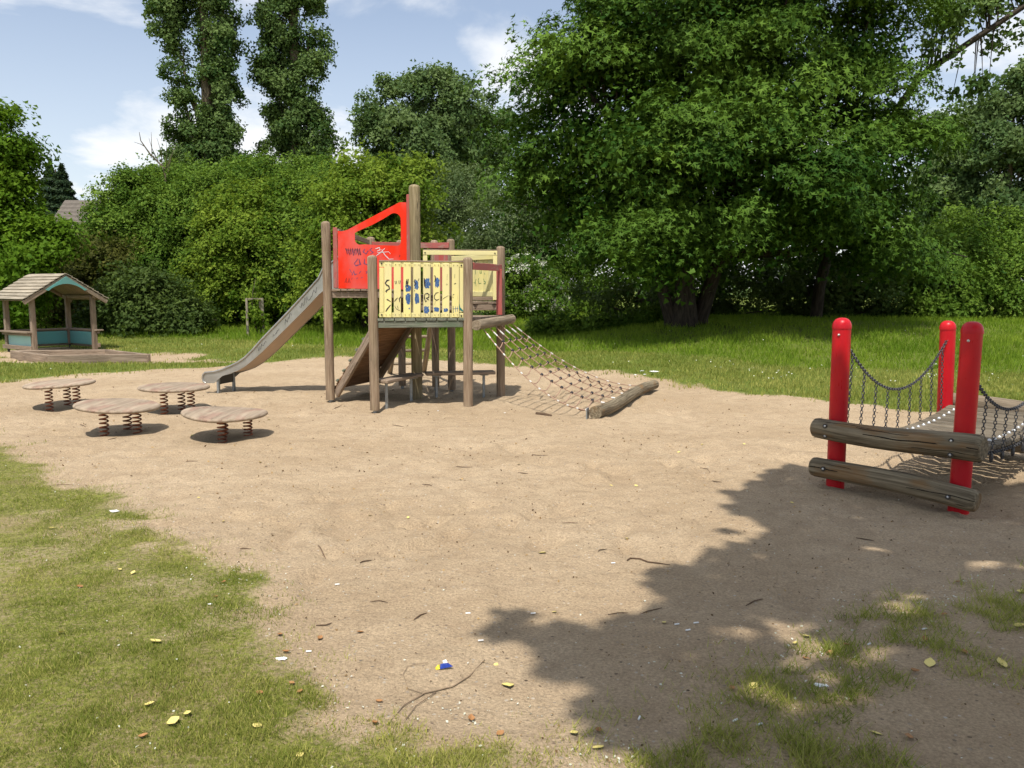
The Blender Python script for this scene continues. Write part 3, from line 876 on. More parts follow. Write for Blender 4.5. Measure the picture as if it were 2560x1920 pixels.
def lobes_from_px(items, Y0):
    """(u, v, radius_u_px, radius_v_px, Y offset) -> ellipsoid lobes"""
    out = []
    for it in items:
        u, v, ru, rv = it[:4]; Y = Y0 + (it[4] if len(it) > 4 else 0)
        p = AT(u, v, Y); rx = ru * Y / F; rz = rv * Y / F
        out.append((p.x, p.y, p.z, rx, min(rx, 1.2 * rz) * 0.9, rz))
    return out

def build_trees():
    cnt = {}
    # --- the big maple at the right
    lb = lobes_from_px([(1480, 250, 150, 180, 0), (1700, 90, 235, 190, 0), (1980, 60, 270, 200, .5), (2150, 190, 170, 200, 1.0), (1430, 405, 130, 110, 0.5),
                        (1640, 380, 210, 150, -1.6), (1900, 340, 240, 170, -2.0), (2130, 420, 190, 160, -.6), (1560, 560, 140, 75, -1.2), (1850, 530, 200, 85, -1.4),
                        (2130, 560, 170, 100, -.2), (1620, 640, 85, 45, -2.2), (2250, 570, 100, 85, 1.0), (1820, -150, 360, 190, 2), (1760, 300, 420, 330, 3.5),
                        (1450, 535, 95, 70, 1.2)], 21.5)
    o, n = plant('maple_tree', 'huge dark green maple with star shaped leaves filling the right half', 'tree', (4.75, 22.6, 0), lb,
                 3500, 42, 0.42, 0.19, 'star', LM['maple'], 21, (Vector((5.2, 23.0, 8.5)), 0.30, 0.10), twigs=60, limb_r=.13,
                 flat=.20, inner=.16, droop=.7, up=.60, jit=.42, tonev=.16, tone0=.45, bough=20, brad=2.35, bz=.26, rough=.07, bark='bark_dark')
    rs = np.random.RandomState(22)
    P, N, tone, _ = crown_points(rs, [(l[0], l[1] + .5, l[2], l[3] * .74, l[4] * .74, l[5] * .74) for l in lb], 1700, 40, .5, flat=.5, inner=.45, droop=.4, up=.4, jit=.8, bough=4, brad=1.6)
    me = leaf_mesh('inner_crown', P - np.array(o.location), N, .155 * (.6 + .8 * rs.rand(len(P))), tone - .12, 'tri', LM['maple'], rs)  # inner leaves toned darker, the crown's deep shade is put into their colour
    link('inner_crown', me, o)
    tb = MB()
    for dx, dy, tx, tz, r in ((-0.35, .1, 3.4, 5.2, .17), (.5, .3, 7.2, 6.0, .2), (.15, .6, 5.0, 7, .2)):
        b = onground(Vector((4.75 + dx, 22.6 + dy, 0)))
        tb.tube([b - Vector((0, 0, .3)), b + Vector((0, 0, .2)), b.lerp(Vector((tx, 22.8, tz)), .4) + Vector((-.15, 0, .2)), Vector((tx, 22.8, tz))], [r * 1.4, r * 1.1, r * .8, r * .4], 9, wob=.08, seed=5)
    tb.build('side_trunks', M['bark_dark'], o)

    # --- tall poplars at the left
    def poplar(u0, label, seed, wide, base, top_u, items):
        lb = lobes_from_px(items, base[1])
        t = AT(top_u, -420, base[1])
        return plant('poplar_tree', label, 'tree', base, lb, 2000, 44, 0.36, 0.18, 'tri', LM['poplar'], seed, (t, 0.42, 0.12), bark='bark_grey',
                     twigs=40, limb_r=.10, flat=.4, inner=.25, droop=.25, up=.45, jit=.75, tone0=.42, bough=5, brad=1.25, group='tall poplars behind the hedge')
    b1 = AT(545, 700, 46); b2 = AT(745, 700, 48)
    poplar(500, 'tall thin poplar with bare patches and a visible trunk behind the hedge', 31, 1, (b1.x, 46, 0), 500,
           [(418, 40, 36, 80), (548, 80, 42, 100), (490, -110, 75, 110), (490, -280, 70, 110), (440, 150, 28, 40), (548, 220, 42, 70), (470, 300, 45, 70), (555, 335, 45, 70), (500, 400, 60, 60), (575, 420, 35, 45), (455, 225, 30, 35)])
    poplar(735, 'tall dense poplar, the one nearer the climbing tower', 32, 1, (b2.x, 48, 0), 735,
           [(690, 40, 42, 100), (775, 80, 42, 110), (735, -130, 70, 120), (735, -320, 65, 110), (690, 180, 40, 70), (765, 220, 40, 70), (725, 300, 48, 60), (790, 355, 38, 60), (705, 400, 48, 60), (770, 430, 45, 50)])
    # --- broad poplar in the middle distance
    lb = lobes_from_px([(1010, 300, 90, 110), (1090, 260, 70, 85), (1130, 300, 60, 100), (1060, 380, 110, 100), (960, 360, 55, 85), (1230, 330, 55, 85, 3), (1190, 420, 80, 90, 2), (1010, 450, 100, 80)], 60)
    plant('poplar_tree', 'broad round poplar in the middle distance above the tower', 'tree', (-6.4, 60, 0), lb, 1700, 42, 0.50, 0.26, 'tri', LM['far'], 41,
          (AT(1060, 250, 60), .35, .1), bark='bark_grey', twigs=30, limb_r=.10, flat=.4, inner=.25, droop=.2, up=.35, jit=.7)
    # --- willows and alders between the tower and the maple
    for nm, lab, items, Y, sd, mt in (
        ('willow_tree', 'grey green willow behind the tall mast of the tower', [(1140, 500, 90, 90), (1110, 600, 80, 110), (1190, 560, 80, 100), (1080, 480, 55, 70), (1150, 700, 90, 80)], 40, 51, 'willow'),
        ('alder_tree', 'dull green alder left of the maple crown', [(1260, 560, 75, 110), (1300, 660, 80, 90), (1230, 670, 70, 90), (1330, 520, 70, 110)], 37, 52, 'willow'),
        ('alder_tree', 'small leafy alder in the gap under the left edge of the maple', [(1340, 690, 75, 70), (1420, 720, 70, 60), (1400, 640, 70, 60), (1490, 730, 60, 50)], 37.5, 53, 'hazel')):
        lb = lobes_from_px(items, Y); b = AT(items[0][0], 800, Y)
        plant(nm, lab, 'tree', (b.x, Y, 0), lb, 800, 36, 0.40, 0.16, 'long', LM[mt], sd, (Vector((b.x + .3, Y, lb[0][2])), .13, .05), twigs=20, flat=.4, inner=.25, droop=.3, up=.45, jit=.6)
    # --- bright lime behind the red panel
    lb = lobes_from_px([(920, 470, 95, 80), (860, 540, 95, 80, -.5), (980, 560, 80, 90), (1020, 660, 60, 90), (900, 640, 110, 80, -.8), (820, 640, 60, 70), (850, 720, 75, 60, -.5), (1010, 450, 50, 60), (960, 740, 80, 50, -.5)], 27.5)
    plant('lime_tree', 'bright yellow green lime tree behind the red panel', 'tree', (-5.0, 28.2, 0), lb, 1350, 48, 0.34, 0.13, 'tri', LM['lime'], 61,
          (Vector((-4.9, 28.0, 5.4)), .13, .05), twigs=26, flat=.3, inner=.3, droop=.45, up=.55, jit=.5, tone0=.4, shoots=200)
    # --- the big hedge of hazels
    hz_items = [
        ('hazel_bush', 'hazel bush at the right end of the hedge, beside the lime', [(790, 500, 85, 75), (760, 590, 90, 90, -.6), (740, 680, 85, 75, -.9)], 30, 71, 'hazel'),
        ('hazel_bush', 'light green hazel bush behind the staked sapling', [(660, 520, 100, 80, -.3), (620, 610, 110, 90, -.9), (640, 685, 100, 75, -1.2), (560, 690, 80, 75, -1)], 30, 72, 'lime'),
        ('hazel_bush', 'broad hazel bush with rounded top in the middle of the hedge', [(560, 470, 110, 70), (480, 500, 110, 90, .3), (500, 600, 110, 90, -.5), (440, 640, 90, 80, -.4), (470, 705, 80, 65, -.7)], 31, 73, 'hazel'),
        ('hazel_bush', 'hazel bush at the left end of the hedge, right of the conifer', [(350, 480, 90, 70), (310, 560, 80, 90), (380, 590, 90, 100, -.4), (300, 650, 70, 80), (370, 700, 80, 70, -.5)], 32, 74, 'hazel'),
        ('hazel_bush', 'hazel bush at the top of the hedge below the dense poplar', [(700, 440, 80, 50, 1.5), (640, 430, 80, 60, 1.6), (820, 440, 70, 60, 1.2), (780, 420, 60, 50, 1.5), (460, 440, 90, 50, 1.6), (400, 450, 70, 50, 1.6)], 33, 75, 'hazel')]
    for nm, lab, items, Y, sd, mt in hz_items:
        Y += 1.3
        items = [(it[0], it[1] + (26 if it[1] < 560 else 8)) + tuple(it[2:]) for it in items]
        lb = lobes_from_px(items, Y); b = AT(items[0][0], 800, Y)
        plant(nm, lab, 'bush', (b.x, Y + .5, 0), lb, 1250, 52, 0.34, 0.125, 'tri', LM[mt], sd, (Vector((b.x, Y + .5, lb[0][2])), .10, .04), twigs=16,
              flat=.28, inner=.3, droop=.5, up=.5, jit=.5, group='bushes of the long hedge', tone0=.35, tonev=.22, shoots=170)
    # --- low dark bushes at the foot of the hedge
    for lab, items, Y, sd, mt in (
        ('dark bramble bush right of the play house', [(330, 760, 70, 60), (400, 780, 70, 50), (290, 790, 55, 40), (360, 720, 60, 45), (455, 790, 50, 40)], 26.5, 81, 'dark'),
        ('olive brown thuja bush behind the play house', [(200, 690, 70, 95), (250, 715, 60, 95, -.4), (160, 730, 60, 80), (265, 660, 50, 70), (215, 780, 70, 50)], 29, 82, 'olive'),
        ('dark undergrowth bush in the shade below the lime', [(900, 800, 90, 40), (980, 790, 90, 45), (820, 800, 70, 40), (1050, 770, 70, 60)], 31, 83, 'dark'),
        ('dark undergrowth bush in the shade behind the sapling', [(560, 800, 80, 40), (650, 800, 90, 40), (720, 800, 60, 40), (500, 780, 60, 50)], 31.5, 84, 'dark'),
        ('dark shrub deep in the shade behind the maple trunk', [(1600, 725, 110, 90), (1740, 715, 120, 100), (1500, 760, 80, 55), (1880, 715, 120, 100), (1660, 780, 90, 40), (1800, 780, 90, 40), (1930, 775, 80, 40)], 29, 85, 'dark'),  # lowest dark-leaved lobes added to blacken the shaded hollow under the maple
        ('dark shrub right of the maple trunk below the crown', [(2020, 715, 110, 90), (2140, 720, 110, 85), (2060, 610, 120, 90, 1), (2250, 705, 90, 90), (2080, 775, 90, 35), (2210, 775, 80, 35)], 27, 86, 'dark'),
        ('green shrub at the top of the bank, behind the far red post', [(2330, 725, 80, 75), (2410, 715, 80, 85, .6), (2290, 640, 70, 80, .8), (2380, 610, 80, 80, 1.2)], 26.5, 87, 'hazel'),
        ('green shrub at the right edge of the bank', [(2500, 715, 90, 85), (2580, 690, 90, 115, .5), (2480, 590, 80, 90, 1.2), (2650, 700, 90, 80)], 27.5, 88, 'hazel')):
        lb = lobes_from_px(items, Y); b = AT(items[0][0], 800, Y)
        plant('low_bush' if sd < 85 else 'shrub', lab, 'bush', (b.x, Y + .3, 0), lb, 520, 48, 0.34, 0.125, 'tri', LM[mt], sd, (Vector((b.x, Y + .3, lb[0][2])), .08, .03), twigs=8,
              flat=.3, inner=.3, droop=.4, up=.5, jit=.55, tone0=.35, shoots=90)
    # --- flowering hawthorn
    items = [(1285, 715, 50, 60), (1335, 755, 58, 42), (1270, 770, 40, 38), (1370, 740, 42, 48), (1315, 670, 42, 36)]
    lb = lobes_from_px(items, 34.0)
    o, n = plant('hawthorn_bush', 'bush with clusters of white blossom behind the climbing net', 'bush', (0.4, 34.3, 0), lb, 460, 32, 0.34, 0.12, 'oval', LM['hazel'], 91,
                 (Vector((.4, 34.3, 2.0)), .07, .03), twigs=8, flat=.35, inner=.25, droop=.3, up=.4, jit=.6)
    rs = np.random.RandomState(92)
    P, N, tone, _ = crown_points(rs, [(l[0], l[1] - .05, l[2], l[3] * 1.03, l[4] * 1.05, l[5] * 1.03) for l in lb], 330, 14, 0.15, flat=.25, inner=0, droop=.2, up=.4, jit=.6)
    ok = P[:, 2] > height(P[:, 0], P[:, 1]) + .25
    me = leaf_mesh('blossom', P[ok] - np.array(o.location), N[ok], .09 * (.6 + .8 * rs.rand(ok.sum())), tone[ok], 'oval', LM['blossom'], rs)
    link('blossom', me, o)
    # --- nettles mound left of the maple trunk
    lb = lobes_from_px([(1420, 815, 60, 20), (1500, 815, 60, 24), (1570, 815, 55, 24), (1350, 820, 40, 14), (1630, 800, 40, 30)], 25)
    plant('nettle_patch', 'low mound of nettles at the left of the maple trunk', 'nettles', (2.3, 25.2, 0), lb, 300, 30, 0.22, 0.11, 'oval', LM['hazel'], 95, (Vector((2.3, 25.2, .7)), .03, .01), twigs=4, limb_r=.015,
          flat=.4, inner=.3, droop=.2, up=.6, jit=.6)
    # --- trees at the right edge
    for lab, items, Y, sd in (
        ('distant poplar at the right edge, the taller one', [(2530, 300, 70, 90), (2580, 250, 80, 110), (2500, 420, 70, 90), (2570, 470, 90, 110), (2520, 570, 80, 80), (2630, 400, 80, 140)], 47, 101),
        ('distant poplar showing between the maple and the right edge', [(2380, 340, 50, 75), (2440, 365, 50, 85), (2400, 450, 80, 90), (2350, 460, 60, 90), (2430, 550, 80, 90), (2360, 560, 70, 80)], 50, 102)):
        lb = lobes_from_px(items, Y); b = AT(items[2][0], 780, Y)
        plant('poplar_tree', lab, 'tree', (b.x, Y, 0), lb, 900, 40, 0.45, 0.24, 'tri', LM['far'], sd, (Vector((b.x, Y, lb[0][2])), .25, .08), bark='bark_grey', twigs=20, limb_r=.08,
              flat=.4, inner=.25, droop=.2, up=.35, jit=.7, group='distant poplars at the right')
    # --- leaning tree whose limb shows at the top right
    a, b, c2 = AT(2300, 190, 24), AT(2440, 95, 23.5), AT(2600, -10, 23)
    lbp = [(2400, 40, 40, 35), (2350, 110, 40, 40), (2470, 10, 45, 30), (2540, -40, 50, 40), (2420, 165, 30, 22), (2500, 85, 30, 22), (2370, 10, 45, 40), (2560, 60, 25, 30), (2440, 205, 18, 14), (2330, 10, 45, 50)]
    lb = lobes_from_px(lbp, 23.5)
    rs = np.random.RandomState(111)
    base = onground(Vector((9.4, 25.5, 0)))
    o = empty('leaning_tree', base, 'tree with a thick bare limb rising to the top right corner', 'tree')
    P, N, tone, Pc = crown_points(rs, lb, 190, 16, 0.24, flat=.5, inner=.5, droop=.4, up=.4, jit=.8, bough=5)
    me = leaf_mesh('crown', P - np.array(base), N, .15 * (.65 + .7 * rs.rand(len(P))), tone, 'oval', LM['poplar'], rs)
    link('crown', me, o)
    tb = MB()
    tb.tube([base - Vector((0, 0, .4)), base + Vector((.1, 0, 1)), Vector((9.9, 25, 4.5)), a, b, c2, AT(2800, -160, 22.5)], [.2, .17, .14, .095, .08, .065, .03], 10, wob=.06, seed=3)
    for q in Pc[rs.choice(len(Pc), 34, replace=False)]:
        q = Vector(q); t = min(1, max(0, (q.x - a.x) / (c2.x - a.x))); s = a.lerp(c2, t)
        tb.tube([s, s.lerp(q, .5) + Vector((0, 0, .12)), q], [.022, .014, .006], 5, caps=(False, False))
    tb.build('trunk', M['bark_dark'], o)
    # --- tree at the left edge
    lb = lobes_from_px([(5, 355, 60, 65), (35, 470, 38, 50), (-40, 430, 90, 90), (10, 560, 75, 80), (75, 610, 62, 60, -.6), (130, 590, 34, 34), (40, 690, 70, 75, -.5), (-60, 600, 90, 130), (-20, 770, 80, 60), (70, 550, 34, 34)], 25)
    plant('ash_tree', 'fresh green tree at the left edge behind the play house', 'tree', (-15.6, 25.6, 0), lb, 1300, 46, 0.36, 0.14, 'tri', LM['ash'], 121, (Vector((-15.4, 25.5, 6)), .17, .06), twigs=30, brad=1.1,
          flat=.35, inner=.3, droop=.4, up=.5, jit=.5, tone0=.4)
    # --- conifer
    Y = 50; b = AT(150, 600, Y); top = AT(155, 405, Y); rs = np.random.RandomState(131)
    base = onground(Vector((b.x, Y, 0)))
    o = empty('conifer_tree', base, 'small dark conifer poking up at the left above the roof', 'tree')
    Ps, Ns = [], []
    for tx, dz in ((-.35, 0), (.35, -.1)):
        n = 9000; t = rs.rand(n) ** .6; r = 1.75 * t ** .75 * (0.82 + .18 * np.sin(t * 70)) * np.sqrt(.35 + .65 * rs.rand(n)); th = rs.rand(n) * 6.283
        z = top.z + dz - t * 5.0 - .25 * r
        Ps.append(np.stack([b.x + tx + r * np.cos(th), Y + r * np.sin(th), z], 1)); Ns.append(np.stack([np.cos(th) * .6, np.sin(th) * .6, np.ones(n) * .8], 1) + rs.randn(n, 3) * .5)
    P = np.concatenate(Ps); N = np.concatenate(Ns)
    me = leaf_mesh('crown', P - np.array(base), N, .30 * (.6 + .8 * rs.rand(len(P))), .4 + rs.randn(len(P)) * .2, 'long', LM['conifer'], rs)
    link('crown', me, o)
    tb = MB(); tb.tube([base, Vector((b.x, Y, top.z - .4))], [.18, .03], 8); tb.build('trunk', M['bark'], o)
    # --- dead branch standing out of the hedge
    tb = MB(); rr = random.Random(8)
    s = AT(420, 440, 33); base = onground(Vector((s.x, 33.6, 0)))
    o = empty('dead_tree', base, 'bare grey dead branch sticking out above the hedge', 'tree')
    mainp = [base, Vector((s.x, 33.4, 3)), AT(410, 420, 33), AT(375, 385, 33), AT(352, 352, 33), AT(348, 330, 33)]
    tb.tube(mainp, [.07, .06, .045, .03, .018, .008], 6)
    for u, v, u2, v2 in ((405, 415, 392, 345), (415, 425, 415, 350), (395, 402, 372, 345), (420, 430, 440, 360), (418, 420, 428, 385), (380, 390, 378, 330), (362, 366, 335, 355)):
        p, q = AT(u, v, 33), AT(u2, v2, 33 + rr.uniform(-.4, .4))
        tb.tube([p, p.lerp(q, .5) + Vector((rr.uniform(-.08, .08), 0, 0)), q], [.02, .012, .005], 5)
    tb.build('branches', M['bark_grey'], o)
    # --- wood behind everything, one mass
    rs = np.random.RandomState(141)
    lb = []
    for i in range(30):
        u = -500 + i * 125; top_v = 520 if u < 1000 else (480 if u < 1500 else 420)
        if 80 < u < 330: top_v = 600
        p = AT(u, top_v + 120 + rs.rand() * 60, 75); Y = p.y
        lb.append((p.x, Y, p.z, 140 * Y / F, 3, 150 * Y / F)); lb.append((p.x + 1, Y, 1.8, 150 * Y / F, 3, 2.6))
    P, N, tone, _ = crown_points(rs, lb, 2300, 34, 1.0, flat=.4, inner=.2, droop=.3, up=.4, jit=.6)
    ok = P[:, 2] > .2
    me = leaf_mesh('wood', P[ok], N[ok], .5 * (.65 + .7 * rs.rand(ok.sum())), tone[ok], 'tri', LM['far'], rs)
    w = link('background_wood', me); tag(w, 'far mass of trees closing the view behind the bushes', None, None, 'stuff')
    # --- shade tree beside and behind the camera, only its shadow is seen
    edge = [(1985, 1165), (1760, 1248), (1860, 1300), (1780, 1370), (1560, 1425), (1600, 1500), (1400, 1500), (1150, 1560), (1160, 1600), (1280, 1680), (1440, 1720), (1370, 1790), (1450, 1860), (1560, 1990)]
    pl = [(G(u, v).x, G(u, v).y) for u, v in edge] + [(0.5, 1.2), (.8, -3.5), (6.5, -3.5), (8.5, 2), (7.0, 5.6), (5.4, 6.5), (4.5, 6.75), (3.7, 7.25), (3.15, 7.3), (2.8, 7.0)]
    pl = np.array(pl)
    rs = np.random.RandomState(151)
    n = 62000
    gx = rs.uniform(-1, 8.5, n); gy = rs.uniform(-4, 8, n)
    sd = poly_sd(pl, gx, gy) + .66 * (fbm(gx * 3.6 + 9, gy * 3.6 + 2, 4) - .5) - .06
    hole = fbm(gx * 3.0 + 31, gy * 3.0 + 4, 3) - .08 * (gy > 4.6)
    prob = sstep(-.02, .10, sd) * (1 - 0.95 * sstep(.64, .71, hole) * sstep(.2, .6, sd))
    prob = prob * 1.0
    k = rs.rand(n) < prob
    gx, gy = gx[k], gy[k]
    zz = 5.6 + 2.8 * fbm(gx * .8, gy * .8, 2) + rs.rand(len(gx)) * 1.4
    P = np.stack([gx - SUN_A * zz, gy - SUN_B * zz, zz], 1)
    base = onground(Vector((4.2, -3.4, 0)))
    o = empty('shade_tree', base, 'tree beside the viewer whose crown shades the lower right ground', 'tree')
    N = np.tile([0, 0, 1.0], (len(P), 1)) + rs.randn(len(P), 3) * .45
    me = leaf_mesh('crown', P - np.array(base), N, .20 * (.6 + .8 * rs.rand(len(P))), .4 + rs.randn(len(P)) * .2, 'oval', LM['poplar'], rs)
    link('crown', me, o)
    lbs = [(3.5, -1.5, 7.2), (1.2, -.3, 7.0), (5.2, .2, 7.1), (2.4, 1.0, 7.2), (3.6, 2.2, 7.0), (5.4, -3.5, 7.3), (1.8, -3, 7.3)]
    t = trunk_mesh(base, Vector((4.0, -2.8, 7.5)), .28, .08, [(a_, b_, c_, 1, 1, 1) for a_, b_, c_ in lbs], .08, seed=4)
    t.build('trunk', M['bark'], o)
build_trees()

# ------------------------------------------------------------------ shared piece makers
def post(parent, name, p, z0, z1, r, mat, lean=(0, 0), n=20, dome=0.6, seed=1, **kw):
    mb = MB(); pts, rad = [], []
    L = Vector((lean[0], lean[1], 0))
    N = 9
    zt = z1 - r * dome
    for i in range(N):
        z = z0 + (zt - z0) * i / (N - 1); pts.append(Vector((p.x, p.y, z)) + L * (z - z0)); rad.append(r)
    for i in range(1, 6):
        a = i / 5 * math.pi / 2
        z = zt + r * dome * math.sin(a); pts.append(Vector((p.x, p.y, z)) + L * (z - z0)); rad.append(max(r * math.cos(a) ** .8, r * .02))
    mb.tube(pts, rad, n, wob=0.012, seed=seed)
    return mb.build(name, mat, parent, **kw)
def bolt(parent, p, nrm, r=0.014, mat='bolt', name='bolt'):
    mb = MB(); n = Vector(nrm).normalized(); p = Vector(p)
    mb.tube([p - n * .004, p + n * .006, p + n * .010], [r, r, r * .5], 8)
    return mb.build(name, M[mat], parent)
def horiz(a, b):
    d = Vector((b.x - a.x, b.y - a.y, 0)); return d.normalized()

# ------------------------------------------------------------------ climbing tower
def build_tower():
    T = empty('climbing_tower', onground(TM), 'wooden climbing tower with red and yellow panels in the middle of the sand', 'climbing tower')
    R = 0.064
    zb = -0.01
    # posts stand on steel feet where the sand is washed away
    post(T, 'mast', TM, -0.05, AT(1041, 461, 12.0).z, 0.080, M['mast'], seed=2)
    specs = [(H3, 553, -.002), (H4, 638, 0), (H5, 643, 0.004), (H0, 615, 0), (H1, 597, 0), (H2, 592, 0)]
    for i, (p, v, ln) in enumerate(specs):
        zt = AT(1280, v, p.y).z
        foot = i in (0, 1, 4, 5)
        post(T, 'post', p, hz1(p.x, p.y) + .04 if foot else -.05, zt, R, M['post'], (ln, 0), seed=10 + i)
        if foot:
            mb = MB(); mb.tube([Vector((p.x, p.y, -.25)), Vector((p.x, p.y, .09))], .026, 10); mb.build('post_foot', M['galv'], T)
    dA = horiz(H2, H1); back = Vector((-dA.y, dA.x, 0))
    B = H2 + dA * 0.46 + back * .13; Cc = H2 + dA * 1.0 + back * .13
    for i, p in enumerate((B, Cc)):
        post(T, 'post', p, hz1(p.x, p.y) + .04, AT(1280, 600, p.y).z, .060, M['post'], seed=30 + i)
        mb = MB(); mb.tube([Vector((p.x, p.y, -.25)), Vector((p.x, p.y, .09))], .026, 10); mb.build('post_foot', M['galv'], T)
    # decks: one triangular platform per sector, planks on two beams
    def deck(a, b, z, mat_b, mat_p, nm='deck'):
        d = horiz(a, b); n = Vector((-d.y, d.x, 0))
        if n.dot(TM - a) < 0: n = -n
        zb_ = z - .035 - .045; o = None
        for p, q in ((a, b), (b, TM), (TM, a)):
            e = horiz(p, q); mb = MB(); dz = Vector((0, 0, 0 if o is None else -.003 if p is b else -.006))
            mb.beam(Vector((p.x, p.y, zb_)) + e * R + dz, Vector((q.x, q.y, zb_)) - e * R + dz, .045, .085)
            if o is None: o = mb.build(nm, mat_b, T)
            else: mb.build('beam', mat_b, o)
        w = (b - a).length; k = 9; pw = w / k
        for i in range(k):
            t = (i + .5) / k; f = 1 - abs(2 * t - 1)
            ln = max(0.10, f * (Vector((TM.x, TM.y, 0)) - (a + b) / 2).length + .02)
            s = Vector((a.x, a.y, z - .0175)) + d * (w * t) - n * .035
            pb = MB(); pb.beam(s, s + n * (ln + .03), pw - .012, .033); pb.build('plank', mat_p, o)
        return o
    ZF, ZR, ZU, ZB, ZT = 1.20, 1.20, 1.40, 1.50, 1.585
    deck(H4, H5, ZF, M['green_board'], M['green_board'])
    deck(H5, H0, ZR, M['board'], M['board'])
    deck(H0, H1, ZU, M['board'], M['board'])
    deck(H1, H2, ZB, M['board'], M['board'])
    deck(H2, H3, ZT, M['board'], M['board'])
    # --- front yellow railing
    d = horiz(H4, H5); n = Vector((d.y, -d.x, 0))                     # n points to the camera
    def Fp(x, y, off): return ONPLANE(780 + x * .235081, 440 + y * .235081, H4 + n * off, d)
    for y0, y1 in ((908, 968), (1452, 1503)):
        mb = MB()
        a = Fp(715, (y0 + y1) / 2, -.01); b = Fp(1615, (y0 + y1) / 2 + 6, -.01)
        hh = (Fp(1160, y0, 0).z - Fp(1160, y1, 0).z)
        mb.beam(a, b, .026, hh)
        if y0 == 908: rail = mb.build('front_railing', M['yellow'], T, 'yellow slatted railing with black and blue graffiti')
        else: mb.build('bottom_rail', M['yellow'], rail)
    mb2 = MB(); a = Fp(713, 903, -.01); b = Fp(1616, 911, -.01)
    mb2.beam(a, b, .05, .018); mb2.build('cap_rail', M['board'], rail)
    for xa, xb in ((715, 768), (1564, 1615)):
        pb = MB(); a = Fp((xa + xb) / 2, 975, -.008); b = Fp((xa + xb) / 2, 1450, -.008)
        pb.beam(a, b, (Fp(xb, 1200, 0) - Fp(xa, 1200, 0)).length - .004, .022, up=n); pb.build('end_board', M['yellow'], rail)
    slats = [(768, 846), (870, 945), (972, 1051), (1077, 1155), (1184, 1260), (1288, 1362), (1385, 1461), (1488, 1564)]
    for xa, xb in slats:
        pb = MB(); xm = (xa + xb) / 2
        a = Fp(xm, 920 + (xm - 700) * .012, .014); b = Fp(xm, 1503, .014)
        pb.beam(a, b, (Fp(xb, 1200, .014) - Fp(xa, 1200, .014)).length, .022, up=n); pb.build('slat', M['yellow'], rail)
        for yy in (940 + (xm - 700) * .012, 1475):
            for xx in (xa + 18, xb - 18): bolt(rail, Fp(xx, yy, .0255), n, .0045, 'bolt', 'screw')
    for xx, yy in ((740, 930), (1588, 950), (742, 1475), (1588, 1485)): bolt(rail, Fp(xx, yy, .006), n, .011)
    # --- graffiti on the slats (positions read off the railing; scale of the 2212 px crop x 860..1180)
    def Gp(x, y, off=.0266): return ONPLANE(860 + x * .144665, 640 + y * .144665, H4 + n * off, d)
    def strokes(mat, name, lst):
        g = MB()
        for w, pts in lst: g.stroke([Gp(*p, off=.0278) for p in pts], w * 1.25, n)
        return g.build(name, M[mat], rail, kind='stuff')
    def blob(g, cx, cy, rx, ry, seed, k=30):
        rr = random.Random(seed)
        ctr = Gp(cx, cy); ring = []
        for i in range(k):
            a = 6.283 * i / k; q = rr.uniform(.72, 1.1); ca, sa = math.cos(a), math.sin(a)
            ring.append(Gp(cx + math.copysign(abs(ca) ** .55, ca) * rx * q, cy + math.copysign(abs(sa) ** .55, sa) * ry * q))
        g.add([ctr] + ring, [[0, 1 + (i + 1) % k, 1 + i] for i in range(k)], [ctr] + ring)
    g = MB()
    for i, (cx_, cy_, rx, ry) in enumerate(((1105, 560, 46, 62), (1250, 500, 40, 85), (1435, 470, 52, 95), (1610, 460, 42, 90), (1110, 740, 46, 95), (1260, 730, 42, 95),
                                             (1425, 930, 48, 66), (1600, 925, 50, 46), (1758, 935, 44, 34), (1128, 908, 12, 14))): blob(g, cx_, cy_, rx, ry, i)
    for pts in (((1885, 860), (1890, 980)), ((1930, 870), (1925, 970)), ((1965, 870), (1960, 960)), ((1880, 915), (1975, 905))): g.stroke([Gp(*p) for p in pts], .010, n)
    g.build('blue_graffiti', M['blue_paint'], rail, kind='stuff')
    nb = n * .0008
